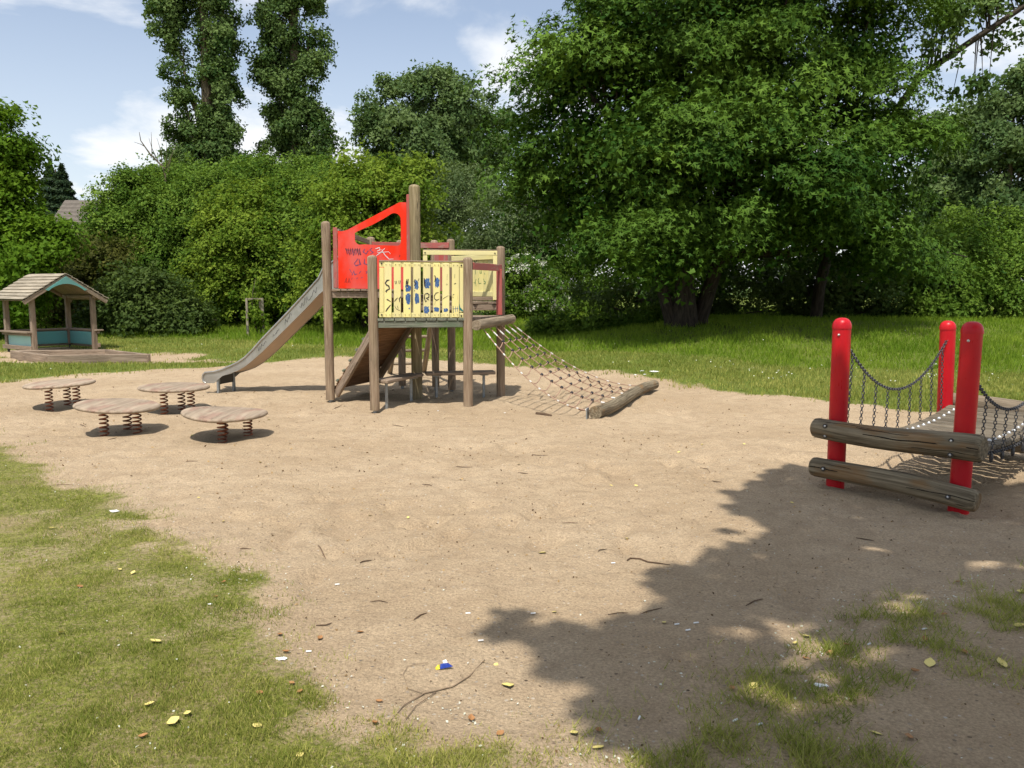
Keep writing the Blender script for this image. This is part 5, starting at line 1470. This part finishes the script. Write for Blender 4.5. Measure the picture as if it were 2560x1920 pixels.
def build_bridge():
    ax = horiz(RP1, RP2); al = horiz(RP1, RP3); out = -al
    ctr = (RP1 + RP4) / 2
    o = empty('chain_bridge', onground(ctr), 'hanging plank bridge with glossy red posts and chain handrails at the right', 'suspension bridge')
    tops = [1.365, 1.365, 1.285, 1.285]
    for i, (p, zt, ln) in enumerate(((RP1, tops[0], (-.004, .0)), (RP2, tops[1], (.012, 0)), (RP3, tops[2], (-.022, 0)), (RP4, tops[3], (0, 0)))):
        r = .071
        mb = MB(); L = Vector((ln[0], ln[1], 0)); zs = [-.2, .2, .6, 1.0, zt - .075]
        mb.tube([Vector((p.x, p.y, z)) + L * z for z in zs], r, 28, seed=i)
        po = mb.build('post', M['gloss_red'], o)
        mb = MB(); pts, rad = [], []
        for k in range(9):
            a = k / 8 * math.pi / 2; pts.append(Vector((p.x, p.y, zt - .075 + .075 * math.sin(a))) + L * zt); rad.append(max(.0745 * math.cos(a) ** .75, .001))
        pts.insert(0, pts[0] - Vector((0, 0, .012))); rad.insert(0, .0745)
        mb.tube(pts, rad, 28); mb.build('cap', M['gloss_red'], po)
        q = Vector((p.x, p.y, zt - .135)) + L * zt; vv = (Vector((-p.x, -p.y, 0)).normalized() * .9 - ax * .25 if i < 2 else al).normalized()
        bolt(po, q + vv * r, vv, .010, 'dome_bolt')
    # cross logs: two steps at the near end, two at the far end
    def log(a, b, z, za, r0, r1, seed, mat, lab=None):
        pts, rad = [], []; d = horiz(a, b)
        N = 16
        ends = [(0, .72), (.012, .93), (.035, 1)]
        ts = [0, .008, .03] + [i / N for i in range(1, N)] + [.97, .992, 1]
        for t in ts:
            p = a.lerp(b, t); e = min(t, 1 - t); k = .78 if e < .001 else (.93 if e < .01 else 1)
            pts.append(Vector((p.x, p.y, z + (za - z) * t + .012 * math.sin(t * 5 + seed)))); rad.append((r0 + (r1 - r0) * t) * k)
        mb = MB(); mb.tube(pts, rad, 26, wob=.04, seed=seed); return mb.build('cross_log', mat, o, lab)
    of = out * (.071 + .062)
    ext = ax * .135; ext2 = ax * .19
    lu = log(RP1 + of - ext, RP2 + of + ext2, .475, .475, .082, .098, 3, M['oldlog'], 'upper weathered log with orange rot on its face')
    ll = log(RP1 + of - ext * 1.02, RP2 + of + ext2 * .9, .165, .115, .078, .080, 5, M['oldlog'], 'lower weathered log close to the sand')
    fo = al * (.071 + .062)
    log(RP3 + fo - ext * .7, RP4 + fo + ext2, .47, .47, .082, .085, 7, M['log'], 'pale sunlit log at the far end of the bridge')
    log(RP3 + fo - ext * .7, RP4 + fo + ext2, .14, .14, .08, .08, 9, M['log'])
    for lg, p, zs in ((lu, RP1, (.51, .43)), (lu, RP2, (.53, .43)), (ll, RP1, (.165,)), (ll, RP2, (.125,))):
        for z in zs:
            r, zc = (.084 if p is RP1 else .095, .478) if lg is lu else (.078, .162 if p is RP1 else .121)
            q = Vector((p.x, p.y, z)) + out * (.071 + .062 + math.sqrt(max(.0001, r * r - (z - zc) ** 2)) + .002)
            mb = MB(); mb.tube([q - out * .006, q + out * .004], .019, 14); mb.build('bolt_recess', M['bolt'], lg)
            mb = MB(); mb.tube([q, q + out * .008, q + out * .013], [.010, .009, .003], 10); mb.build('bolt', M['dome_bolt'], lg)
    def crack(lg, t0, t1, ang, r, zc, w):
        a0, b0 = RP1 + of - ext, RP2 + of + ext2; g = MB(); pts = []; k = 14
        for i in range(k + 1):
            t = t0 + (t1 - t0) * i / k; p = a0.lerp(b0, t); an = ang + .10 * math.sin(t * 9) + .03 * math.sin(t * 31)
            rr_ = (r[0] + (r[1] - r[0]) * t) * 1.012; pts.append(Vector((p.x, p.y, zc[0] + (zc[1] - zc[0]) * t)) + out * (rr_ * math.cos(an)) + Vector((0, 0, rr_ * math.sin(an))))
        g.stroke(pts, w, (out * math.cos(ang) + Vector((0, 0, math.sin(ang)))).normalized()); g.build('crack', M['crack'], lg)
    M['crack'] = plain_mat('log_crack', C(0.02, 0.016, 0.012), 0.9, 0, 0.1, 0.2, 20)
    for a_ in ((.35, .995, .16, .010), (.30, .62, .62, .005), (.05, .40, .75, .004), (.55, .93, -.35, .005), (.12, .5, -.15, .004)): crack(lu, a_[0], a_[1], a_[2], (.082, .098), (.478, .478), a_[3])
    for a_ in ((.004, .2, .0, .008), (.62, .995, .10, .006), (.1, .6, .55, .004), (.3, .8, .85, .004)): crack(ll, a_[0], a_[1], a_[2], (.078, .080), (.165, .115), a_[3])
    # plank deck hanging on two chains
    span = (RP3 - RP1).length; W = (RP2 - RP1).length
    NP = 19
    def deckz(t): return .45 - .11 * 4 * t * (1 - t) * 1.0
    for i in range(NP):
        t = (i + .6) / (NP + .2); c = (RP1 + RP2) / 2 + al * (span * t); z = deckz(t)
        sl = (deckz(min(1, t + .02)) - deckz(max(0, t - .02))) / (.04 * span)
        dv = Vector((al.x, al.y, sl)).normalized(); up = ax.cross(dv); up = up if up.z > 0 else -up
        a = Vector((c.x, c.y, z)) - ax * (W / 2 - .035); b = Vector((c.x, c.y, z)) + ax * (W / 2 - .035)
        mb = MB(); mb.beam(a, b, span / NP - .026, .042, up=up, bev=.008); pk = mb.build('plank', M['plank'], o)
        for q in (a + ax * .11, b - ax * .11):
            mb = MB(); mb.tube([q + up * .02, q + up * .032, q + up * .038], [.017, .014, .004], 10); mb.build('dome_bolt', M['dome_bolt'], pk)
    for sg, pa, pb, ia, ib in ((-1, RP1, RP3, 0, 2), (1, RP2, RP4, 1, 3)):
        inn = ax * (-sg * .0)
        sideoff = ax * (sg * 0.0)
        za, zb_ = tops[ia] - (.20 if sg < 0 else .36), tops[ib] - .17
        a = Vector((pa.x, pa.y, za)) + al * .07; b = Vector((pb.x, pb.y, zb_)) - al * .05
        def hp(t):
            p = a.lerp(b, t); return Vector((p.x, p.y, p.z - (.44 if sg < 0 else .42) * 4 * t * (1 - t)))
        mb = MB(); chain_links(mb, [hp(k / 40) for k in range(41)], .036, .0046, .0125); mb.build('handrail_chain', M['chain'], o)
        # support chain under the plank ends
        base = (RP1 if sg < 0 else RP2) + ax * (-sg * .035)
        sp = [Vector((base.x, base.y, deckz(k / 30) - .035)) + al * (span * k / 30) for k in range(1, 30)]
        mb = MB(); chain_links(mb, sp, .04, .005, .013); mb.build('support_chain', M['chain'], o)
        NH = 9
        for k in range(NH):
            t = .06 + .885 * k / (NH - 1)
            p = hp(t); bz = Vector((base.x, base.y, deckz(t) - .07)) + al * (span * t) - ax * (-sg * .03)
            mb = MB(); chain_links(mb, [p - Vector((0, 0, .012)), bz], .036, .0042, .0105); mb.build('hanger_chain', M['chain'], o)
            mb = MB(); e = Vector((bz.x, bz.y, bz.z)); mb.tube([e + Vector((0, 0, .03)), e, e - Vector((0, 0, .03))], [.014, .017, .010], 8); mb.build('shackle', M['chain'], o)
build_bridge()

# ------------------------------------------------------------------ play house and sand box
def build_house():
    b = G(86, 883); d = G(235, 876)
    b = Vector((-11.72, 20.1, 0)); d = Vector((-10.82, 21.25, 0)); c = Vector((-11.90, 22.05, 0)); a = Vector((-12.85, 20.9, 0))
    o = empty('play_house', onground((a + d) / 2), 'open wooden play house with shingled gable roof and teal half walls', 'play house')
    zt = 1.40
    for i, p in enumerate((a, b, c, d)):
        mb = MB(); e = horiz(b, d); mb.beam(Vector((p.x, p.y, .02 if i in (1, 3) else .10)), Vector((p.x, p.y, zt)), .115, .11, up=Vector((e.y, -e.x, 0)), bev=.01); mb.build('post', M['board'], o)
        if i in (0, 2):
            mb = MB(); mb.tube([Vector((p.x, p.y, -.2)), Vector((p.x, p.y, .13))], .03, 8); mb.build('post_foot', M['bolt'], o)
    # half walls a-b, a-c, c-d with shelf and bottom rail
    for p, q, shelf_out in ((b, a, 1), (a, c, -1), (c, d, -1)):
        e = horiz(p, q); nn = Vector((e.y, -e.x, 0)); cen = (a + d) / 2
        if nn.dot(Vector((cen.x, cen.y, 0)) - p) > 0: nn = -nn         # outward
        mb = MB(); mb.beam(Vector((p.x, p.y, .30)) + e * .05, Vector((q.x, q.y, .30)) - e * .05, .02, .33); w = mb.build('half_wall', M['pale_teal' if p is b else 'teal'], o)
        mb = MB(); mb.beam(Vector((p.x, p.y, .515)) + nn * .08 - e * .04, Vector((q.x, q.y, .515)) + nn * .08 + e * .14, .20, .04, bev=.006); mb.build('shelf', M['board'], w)
        mb = MB(); mb.beam(Vector((p.x, p.y, .458)) + nn * .07, Vector((q.x, q.y, .458)) + nn * .07 + e * .1, .05, .06); mb.build('shelf_rail', M['board'], w)
        mb = MB(); mb.beam(Vector((p.x, p.y, .125)) + nn * .065 - e * .02, Vector((q.x, q.y, .125)) + nn * .065 + e * .12, .05, .10); mb.build('bottom_rail', M['board'], w)
    # roof: ridge runs from the open gable (b-d) to the back gable (a-c)
    g1 = (b + d) / 2; g2 = (a + c) / 2; r = horiz(g1, g2); e = horiz(b, d)
    hw = (d - b).length / 2; L = (g2 - g1).length
    zr, ze = 1.95, 1.32
    f0 = g1 - r * .22; f1 = g2 + r * .30
    ov = hw + .27
    for sg, lab in ((-1, 'sunlit roof slope of overlapping boards'), (1, 'roof slope facing away')):
        ev = e * (sg * ov)
        mb = MB()
        A0, A1 = Vector((f0.x, f0.y, zr)), Vector((f1.x, f1.y, zr)); E0, E1 = A0 + ev, A1 + ev; E0.z = E1.z = ze
        sl = (E0 - A0); nn = sl.cross(r).normalized(); nn = nn if nn.z > 0 else -nn
        V = [A0 - nn * .02, A1 - nn * .02, E1 - nn * .02, E0 - nn * .02]
        mb.poly(V, -nn * .018); s = mb.build('roof_slope', M['board'], o, lab)
        k = 8
        for i in range(k):
            t0, t1 = i / k, (i + 1.18) / k
            p0 = A0 + sl * t0 + nn * .004; p1 = A0 + sl * min(t1, 1.03) + nn * .032
            m0 = (p0 + p1) / 2; dv = (p1 - p0).normalized(); up = r.cross(dv); up = up if up.z > 0 else -up
            mb = MB(); mb.beam(m0 - r * .02, m0 + r * ((f1 - f0).length + .02), (p1 - p0).length, .02, up=up, bev=.003); mb.build('shingle_board', M['shingle'], s)
        for q in (f0 + r * .02, f1 - r * .02):
            mb = MB(); t = Vector((q.x, q.y, zr - .075)); u = t + ev; u.z = ze - .075; mb.beam(t, u, .05, .10, up=Vector((0, 0, 1))); mb.build('rafter', M['board'], s)
    # teal gable board with an arched lower edge
    gp = f0 - r * .03
    pts = [Vector((gp.x, gp.y, zr - .06))]
    W2 = .50; zl = zr - .06 - W2 * (zr - ze) / ov
    pts.append(Vector((gp.x, gp.y, 0)) + e * W2 + Vector((0, 0, zl - .02)))
    for k in range(13):
        t = 1 - 2 * k / 12; pts.append(Vector((gp.x, gp.y, 0)) + e * (W2 * .86 * t) + Vector((0, 0, zl - .04 + .17 * math.cos(t * math.pi / 2) ** .8)))
    pts.append(Vector((gp.x, gp.y, 0)) - e * W2 + Vector((0, 0, zl - .02)))
    mb = MB(); mb.poly(pts, r * .02); mb.build('gable_board', M['teal'], o)
    for p, q in ((b, a), (d, c)):
        mb = MB(); mb.beam(Vector((p.x, p.y, 1.37)) - r * .15, Vector((q.x, q.y, 1.37)) + r * .2, .06, .08); mb.build('wall_plate', M['board'], o)
build_house()
def build_sandbox():
    N, R, L, B = Vector((-9.85, 17.45, 0)), Vector((-7.9, 17.75, 0)), Vector((-11.45, 18.75, 0)), Vector((-9.45, 19.05, 0))
    o = empty('sand_box', onground((R + L) / 2), 'low wooden sand box frame before the play house', 'sand box')
    for p, q in ((N, R), (L, N), (R, B), (B, L)):
        e = horiz(p, q); mb = MB(); mb.beam(Vector((p.x, p.y, .075)) - e * .05, Vector((q.x, q.y, .075)) + e * .02, .07, .21, bev=.012); mb.build('board', M['board'], o)
build_sandbox()

# ------------------------------------------------------------------ staked sapling
def build_sapling():
    p1, p2 = AT(620, 840, 25.6), AT(659, 840, 25.9); p1.z = p2.z = 0; p3 = Vector(((p1.x + p2.x) / 2 + .05, p1.y + .55, 0))
    o = empty('tree_stakes', onground((p1 + p2) / 2), 'three pale wooden stakes tied with crossbars on the far lawn', 'tree stakes')
    zt = 1.6 - (745 - 720) * p1.y / F
    P = [onground(p) for p in (p1, p2, p3)]
    for p in P:
        mb = MB(); mb.tube([p - Vector((0, 0, .2)), Vector((p.x, p.y, zt))], .04, 10, wob=.02); mb.build('stake', M['shingle'], o)
    for i in range(3):
        a, b = P[i], P[(i + 1) % 3]; mb = MB(); mb.beam(Vector((a.x, a.y, zt - .03)), Vector((b.x, b.y, zt - .03)), .03, .05); mb.build('crossbar', M['shingle'], o)
    c = (p1 + p2 + p3) / 3
    lb = [(c.x, c.y, .75, .22, .22, .28), (c.x + .05, c.y, 1.1, .22, .2, .25), (c.x - .06, c.y, .45, .2, .2, .2), (c.x, c.y, 1.5, .2, .2, .25)]
    plant('sapling', 'young leafy sapling between the wooden stakes', 'tree', (c.x, c.y, 0), lb, 60, 10, .14, .10, 'oval', LM['lime'], 201, (Vector((c.x, c.y, 1.9)), .02, .008), twigs=4, limb_r=.01, flat=.5, inner=.3, droop=.2, up=.4, jit=.6)
build_sapling()

# ------------------------------------------------------------------ house behind the trees
def build_far_house():
    Y = 41; c = AT(205, 560, Y); base = onground(Vector((c.x, Y + 3, 0)))
    o = empty('house', base, 'brick house with grey brown tiled roof behind the left bushes', 'house')
    zr = AT(200, 500, Y + 3).z; ze = 3.3
    x0, x1 = c.x - 2.2, c.x + 3.6; y0, y1 = Y, Y + 6.5; ym = (y0 + y1) / 2
    mb = MB(); mb.box((((x0 + x1) / 2), ym, ze / 2), ((x1 - x0) / 2, (y1 - y0) / 2 - .3, ze / 2), None, .01)
    w = mb.build('wall', M['brick'], o)
    for sg in (-1, 1):
        A0, A1 = Vector((x0 - .3, ym, zr)), Vector((x1 + .3, ym, zr)); E1, E0 = Vector((x1 + .3, ym + sg * (ym - y0 + .3), ze - .1)), Vector((x0 - .3, ym + sg * (ym - y0 + .3), ze - .1))
        mb = MB(); nn = (E0 - A0).cross(A1 - A0).normalized(); nn = nn if nn.z > 0 else -nn
        mb.poly([A0, A1, E1, E0], -nn * .1); rf = mb.build('roof', M['roof_tile'], o)
        if sg < 0:
            sl = E0 - A0
            for i in range(13):
                p = A0 + sl * ((i + .5) / 13) + nn * .015; mb = MB(); dv = sl.normalized(); mb.beam(p, p + (A1 - A0), sl.length / 13 * 1.02, .035, up=(nn + dv * -.06).normalized(), bev=.004); mb.build('tile_row', M['roof_tile'], rf)
    for xx in (x0, x1):
        g = [Vector((xx, y0 + .3, ze)), Vector((xx, y1 - .3, ze)), Vector((xx, ym, zr - .15))]
        mb = MB(); mb.poly(g, Vector((.2 if xx == x0 else -.2, 0, 0))); mb.build('gable', M['brick'], o)
    for xx in (x0 + 1.2, x0 + 3.6):
        mb = MB(); mb.box((xx, y0 + .29, 1.8), (.5, .03, .6), None, .01); wn_ = mb.build('window', M['trim'], o)
        mb = MB(); mb.box((xx, y0 + .255, 1.8), (.43, .01, .53), None, .004); mb.build('pane', M['glass'], wn_)
build_far_house()

# ------------------------------------------------------------------ litter on the ground
def small_mesh(name, V, Fs, mat):
    me = bpy.data.meshes.new(name); me.from_pydata(V, [], Fs); me.materials.append(mat)
    at = me.attributes.new('gco', 'FLOAT_VECTOR', 'POINT'); at.data.foreach_set('vector', np.array(V, dtype=np.float32).ravel()); me.update(); return me
def leaf_shape(name, mat, curl):
    V, Fs = [], []
    prof = [(-.5, .02), (-.3, .22), (-.05, .34), (.2, .28), (.4, .12), (.52, .01)]
    for y, w in prof:
        z = curl * (y * y * .8); V += [(-w, y, z + curl * w * .6), (0, y, z), (w, y, z + curl * w * .5)]
    for i in range(len(prof) - 1):
        b = i * 3; Fs += [(b, b + 1, b + 4, b + 3), (b + 1, b + 2, b + 5, b + 4)]
    V2 = [(x, y, z - .02) for x, y, z in V]; n = len(V)
    return small_mesh(name, V + V2, Fs + [tuple(i + n for i in f[::-1]) for f in Fs], mat)
ORD = 'nearest second third fourth fifth sixth seventh eighth ninth tenth eleventh twelfth thirteenth fourteenth fifteenth sixteenth seventeenth eighteenth nineteenth twentieth twenty-first twenty-second twenty-third twenty-fourth twenty-fifth twenty-sixth twenty-seventh'.split()
def order_labels(group):
    obs = [o for o in COL.objects if o.get('group') == group and o.get('category')]
    def dist(o): return min(((o.matrix_basis @ Vector(c)).xy.length for c in o.bound_box)) if o.type == 'MESH' else o.location.xy.length
    obs.sort(key=dist)
    for i, o in enumerate(obs): o['label'] = o['label'] + (', the one nearest the viewer' if i == 0 else ', %s nearest the viewer' % ORD[i])
M['dry_twig'] = bark_mat('dry_twig_bark', C(0.16, 0.11, 0.07), C(0.33, 0.25, 0.165))
def build_litter():
    yl = [leaf_shape('yellow_leaf', M['yellow_leaf'], c) for c in (.3, .6, -.3)]
    bl = [leaf_shape('brown_leaf', M['brown_leaf'], c) for c in (.7, 1.0)]
    rr = random.Random(77)
    def put(me, name, u, v, size, label, cat, group, lift=.004):
        p = onground(G(u, v)); o = bpy.data.objects.new(name, me); COL.objects.link(o)
        o.location = (p.x, p.y, p.z + lift + size * .06); o.scale = (size, size, size); o.rotation_euler = (rr.uniform(-.3, .3), rr.uniform(-.3, .3), rr.uniform(0, 6.28))
        tag(o, label, cat, group)
    lawn_l = [(130, 1330, .05), (300, 1432, .04), (333, 1440, .045), (153, 1597, .05), (390, 1623, .075), (375, 1785, .05), (470, 1810, .05), (435, 1830, .085), (645, 1833, .065), (750, 1912, .05), (20, 1140, .04)]
    for u, v, s in lawn_l: put(rr.choice(yl), 'fallen_leaf', u, v, s * .8, 'yellow fallen leaf on the worn lawn at the lower left', 'leaf', 'yellow leaves on the left lawn', .008)
    sand_l = [(1355, 1382, .06), (1270, 1715, .075), (558, 1287, .035), (497, 1246, .03), (650, 1155, .04), (1567, 1348, .04), (1590, 1220, .04), (1528, 1213, .03), (1600, 1125, .04), (1697, 1123, .035), (1385, 1525, .03),
              (1297, 1165, .035), (1020, 1290, .03), (925, 1282, .03), (135, 1075, .04), (480, 1085, .04), (672, 1047, .05), (1755, 1112, .04), (1860, 1117, .04), (1435, 1850, .045), (1495, 1885, .055), (1240, 1660, .03)]
    for u, v, s in sand_l: put(rr.choice(yl), 'fallen_leaf', u, v, s, 'small yellow fallen leaf lying on the open sand', 'leaf', 'yellow leaves on the sand')
    shade_l = [(2015, 1600, .05), (1988, 1622, .035), (2165, 1575, .045), (2323, 1685, .065), (2502, 1690, .06), (2545, 1595, .05), (2550, 1492, .05), (1882, 1732, .045), (2190, 1855, .04), (1980, 1255, .03), (1660, 1560, .03)]
    for u, v, s in shade_l: put(rr.choice(yl), 'fallen_leaf', u, v, s, 'yellow fallen leaf in the shaded patch at the lower right', 'leaf', 'yellow leaves in the shade')
    brown = [(800, 1597, .05), (900, 1585, .05), (948, 1757, .045), (938, 1827, .05), (1178, 1805, .055), (1495, 1838, .05), (1250, 1850, .05), (200, 1475, .05), (560, 1460, .05), (700, 1595, .05), (715, 1640, .05), (540, 1500, .04),
             (2310, 1622, .06), (2075, 1650, .05), (2115, 1630, .045), (2410, 1660, .05), (2285, 1705, .06), (2270, 1870, .06), (1830, 1735, .05), (2015, 1655, .045), (2395, 1455, .05), (2360, 1550, .05), (650, 1750, .045), (750, 1740, .05), (730, 1720, .04), (360, 1865, .05)]
    for u, v, s in brown: put(rr.choice(bl), 'fallen_leaf', u, v, s * .72, 'curled orange brown dry leaf near the grass edges', 'leaf', 'brown dry leaves')
    # twigs
    tw = [(900, 1405, 930, 1398), (1035, 1555, 1068, 1533), (1495, 1387, 1518, 1376), (1055, 1208, 1080, 1215), (980, 1065, 1010, 1068), (925, 1505, 970, 1508), (1520, 1535, 1570, 1528), (1600, 1535, 1655, 1522),
          (790, 1570, 830, 1562), (1140, 1165, 1180, 1168), (1295, 1180, 1320, 1185), (450, 1155, 495, 1157), (130, 1215, 185, 1211), (600, 1370, 628, 1372), (795, 1365, 815, 1385), (1865, 1510, 1908, 1495), (2140, 1340, 2185, 1345),
          (2245, 1168, 2268, 1164), (1405, 1311, 1445, 1312), (1750, 1165, 1775, 1180), (1780, 1200, 1805, 1203), (830, 1022, 855, 1015), (270, 1097, 292, 1092), (200, 1060, 215, 1065), (1330, 1135, 1370, 1140)]
    for u, v, u2, v2 in tw:
        a, b = onground(G(u, v)), onground(G(u2, v2)); mb = MB(); m = (a + b) / 2 + Vector((rr.uniform(-.02, .02), rr.uniform(-.02, .02), .004))
        a.z += .004; b.z += .004; m.z = hz1(m.x, m.y) + .006
        r = rr.uniform(.002, .004) * max(1, a.y / 7); mb.tube([a, a.lerp(m, .5), m, m.lerp(b, .5), b], [r * .6, r, r, r * .9, r * .4], 6)
        mb.build('twig', M['twig'], None, 'short dark twig lying on the sand', 'twig', 'twigs on the sand')
    a = [onground(G(*q)) + Vector((0, 0, .006)) for q in ((970, 1830), (1010, 1770), (1060, 1732), (1130, 1715), (1175, 1690), (1212, 1650))]
    mb = MB(); mb.tube(a, [.001, .002, .003, .003, .003, .0015], 6)
    for q in ([(1060, 1732), (1020, 1722), (1008, 1690), (1020, 1672), (1070, 1665)], [(1090, 1728), (1040, 1770), (1015, 1815)]):
        mb.tube([onground(G(*k)) + Vector((0, 0, .006)) for k in q], [.002, .0016, .0016, .0012, .001][:len(q)], 5)
    mb.build('branched_twig', M['dry_twig'], None, 'long branched dry twig beside the blue and yellow wrapper', 'twig')
    a = [onground(G(*q)) + Vector((0, 0, .008)) for q in ((1340, 1036), (1352, 1037), (1365, 1039), (1379, 1040))]
    mb = MB(); mb.tube(a, [.02, .025, .022, .014], 8, wob=.1); mb.build('bark_piece', M['twig'], None, 'dark piece of bark on the sand before the net', 'bark')
    a = [onground(G(*q)) + Vector((0, 0, .006)) for q in ((1568, 1402), (1575, 1395), (1600, 1397), (1620, 1408), (1645, 1415), (1675, 1422))]
    mb = MB(); mb.tube(a, [.004, .005, .005, .004, .004, .002], 6); mb.build('hooked_twig', M['twig'], None, 'hooked brown twig at the edge of the tree shadow', 'twig')
    # wrapper
    p = onground(G(1108, 1674)); o = empty('wrapper', p, 'crumpled blue and yellow foil wrapper on the sand', 'wrapper')
    mb = MB(); V = [p + Vector(q) for q in ((-.012, -.012, .006), (.042, .0, .012), (.02, .016, .02), (-.014, .012, .016), (.0, 0, .026))]
    mb.add(V, [[0, 1, 4], [1, 2, 4], [2, 3, 4], [3, 0, 4]], V); mb.build('blue_part', M['wrap_blue'], o)
    mb = MB(); V = [p + Vector(q) for q in ((-.013, -.013, .006), (-.015, .012, .016), (-.034, .0, .006), (-.03, -.012, .003), (-.022, 0, .02))]
    mb.add(V, [[0, 4, 3], [3, 4, 2], [2, 4, 1], [1, 4, 0]], V); mb.build('yellow_part', M['wrap_yellow'], o)
    mb = MB(); V = [p + Vector(q) for q in ((.0, .008, .022), (.018, .012, .024), (.01, .02, .034), (-.004, .016, .03))]
    mb.add(V, [[0, 1, 2, 3]], V); mb.build('silver_flap', M['paper'], o)
    # papers
    def paper(u, v, s, lab, cat='paper', grp=None):
        p = onground(G(u, v)); mb = MB(); k = 9; V = [p + Vector((0, 0, s * .3))]
        for i in range(k):
            an = 6.283 * i / k; V.append(p + Vector((math.cos(an) * s * rr.uniform(.7, 1.3), math.sin(an) * s * rr.uniform(.4, .9), s * rr.uniform(.02, .22))))
        mb.add(V, [[0, 1 + i, 1 + (i + 1) % k] for i in range(k)], V); mb.build('paper_scrap', M['paper'], None, lab, cat, grp)
    paper(1634, 938, .09, 'largest white paper scrap on the grass behind the net log')
    for u, v in ((1605, 935), (1613, 941), (1565, 940), (1588, 941)): paper(u, v, .04, 'small white paper scrap on the grass behind the net log', 'paper', 'paper scraps behind the net')
    for u, v, s in ((285, 1281, .035), (2053, 1727, .03), (2068, 1718, .018), (705, 1657, .025), (525, 1520, .012)): paper(u, v, s, 'white paper scrap near the grass edge in the foreground', 'paper', 'paper scraps in the foreground')
    for u, v, a in ((1598, 1805, 1.2), (2172, 1620, .7), (1898, 1831, .5), (1837, 1820, .6), (1692, 1567, .3), (1740, 1567, .2), (1533, 1410, .1), (843, 1463, .2), (2310, 1592, .3), (1170, 1535, .1), (1720, 1582, .4), (1202, 1608, .2), (1333, 1533, .1), (772, 1632, .1), (1095, 1027, .8), (1262, 1033, .2)):
        p = onground(G(u, v)) + Vector((0, 0, .005)); d = Vector((math.cos(a), math.sin(a), 0)) * .012
        mb = MB(); mb.tube([p - d, p + d], .0038, 8); mb.build('cigarette_butt', M['paper'], None, 'white cigarette butt lying on the trodden ground', 'cigarette', 'cigarette butts on the ground')
    # seed fluff, flower heads: nobody could count them
    rs = np.random.RandomState(5); n = 14000
    yy = 2.4 * np.exp(rs.rand(n) * math.log(9 / 2.4)); xx = (rs.rand(n) * 2 - 1) * (.68 * yy)
    sd = np.abs(sand_sd(xx, yy)); nn = fbm(xx * 3, yy * 3, 3)
    k = rs.rand(n) < (.75 * np.exp(-(sd / .3) ** 2) * sstep(.42, .6, nn) + .035)
    xx, yy = xx[k], yy[k]; zz = height(xx, yy) + .006 + .012 * rs.rand(len(xx)) * grass_mask(xx, yy)
    me = leaf_mesh('seed_fluff', np.stack([xx, yy, zz], 1), np.tile([0, 0, 1.], (len(xx), 1)) + rs.randn(len(xx), 3) * .5, .005 + .011 * rs.rand(len(xx)) ** 2, rs.rand(len(xx)), 'oval', LM['blossom'], rs)
    tag(link('seed_fluff', me), 'white seed fluff caught along the grass edge', None, None, 'stuff')
    n = 5000; uu = rs.uniform(-12, 16, n); vv = 10 + 12 * rs.rand(n)
    band = (uu > 3) & (np.abs(vv - 14.3 + .12 * (uu - 6)) < 1.3)
    k = (grass_mask(uu, vv) > .6) & ((band & (fbm(uu * 1.6, vv * 1.6, 3) > .53)) | (rs.rand(n) < .03))
    uu, vv = uu[k], vv[k]
    me = leaf_mesh('daisies', np.stack([uu, vv, height(uu, vv) + .07 + .08 * rs.rand(len(uu))], 1), np.tile([0, -.4, 1.], (len(uu), 1)) + rs.randn(len(uu), 3) * .3, .022 + .014 * rs.rand(len(uu)), rs.rand(len(uu)), 'oval', LM['blossom'], rs)
    tag(link('daisies', me), 'white daisies scattered in the grass behind the sand', None, None, 'stuff')
    # dark crumbs, bark bits and small stones on the sand
    n = 5200; yy = 2.4 * np.exp(rs.rand(n) * math.log(17 / 2.4)); xx = (rs.rand(n) * 2 - 1) * (.68 * yy); k = grass_mask(xx, yy) < .6; xx, yy = xx[k], yy[k]
    me = leaf_mesh('crumbs', np.stack([xx, yy, height(xx, yy) + .005], 1), np.tile([0, 0, 1.], (len(xx), 1)) + rs.randn(len(xx), 3) * .5, (.006 + .016 * rs.rand(len(xx)) ** 2.5) * np.clip(yy / 5, .7, 1.6), rs.rand(len(xx)) ** 2, 'oval', M['crumb'], rs)
    tag(link('bark_crumbs', me), 'dark crumbs and bark bits strewn over the sand', None, None, 'stuff')
M['crumb'] = leaf_mat('bark_crumbs', C(0.09, 0.055, 0.03), C(0.45, 0.30, 0.13), 0.0, 0.8, 0.1)
build_litter()
for g_ in ('brown dry leaves', 'twigs on the sand', 'yellow leaves on the sand', 'cigarette butts on the ground', 'yellow leaves on the left lawn', 'yellow leaves in the shade', 'paper scraps behind the net', 'paper scraps in the foreground'): order_labels(g_)
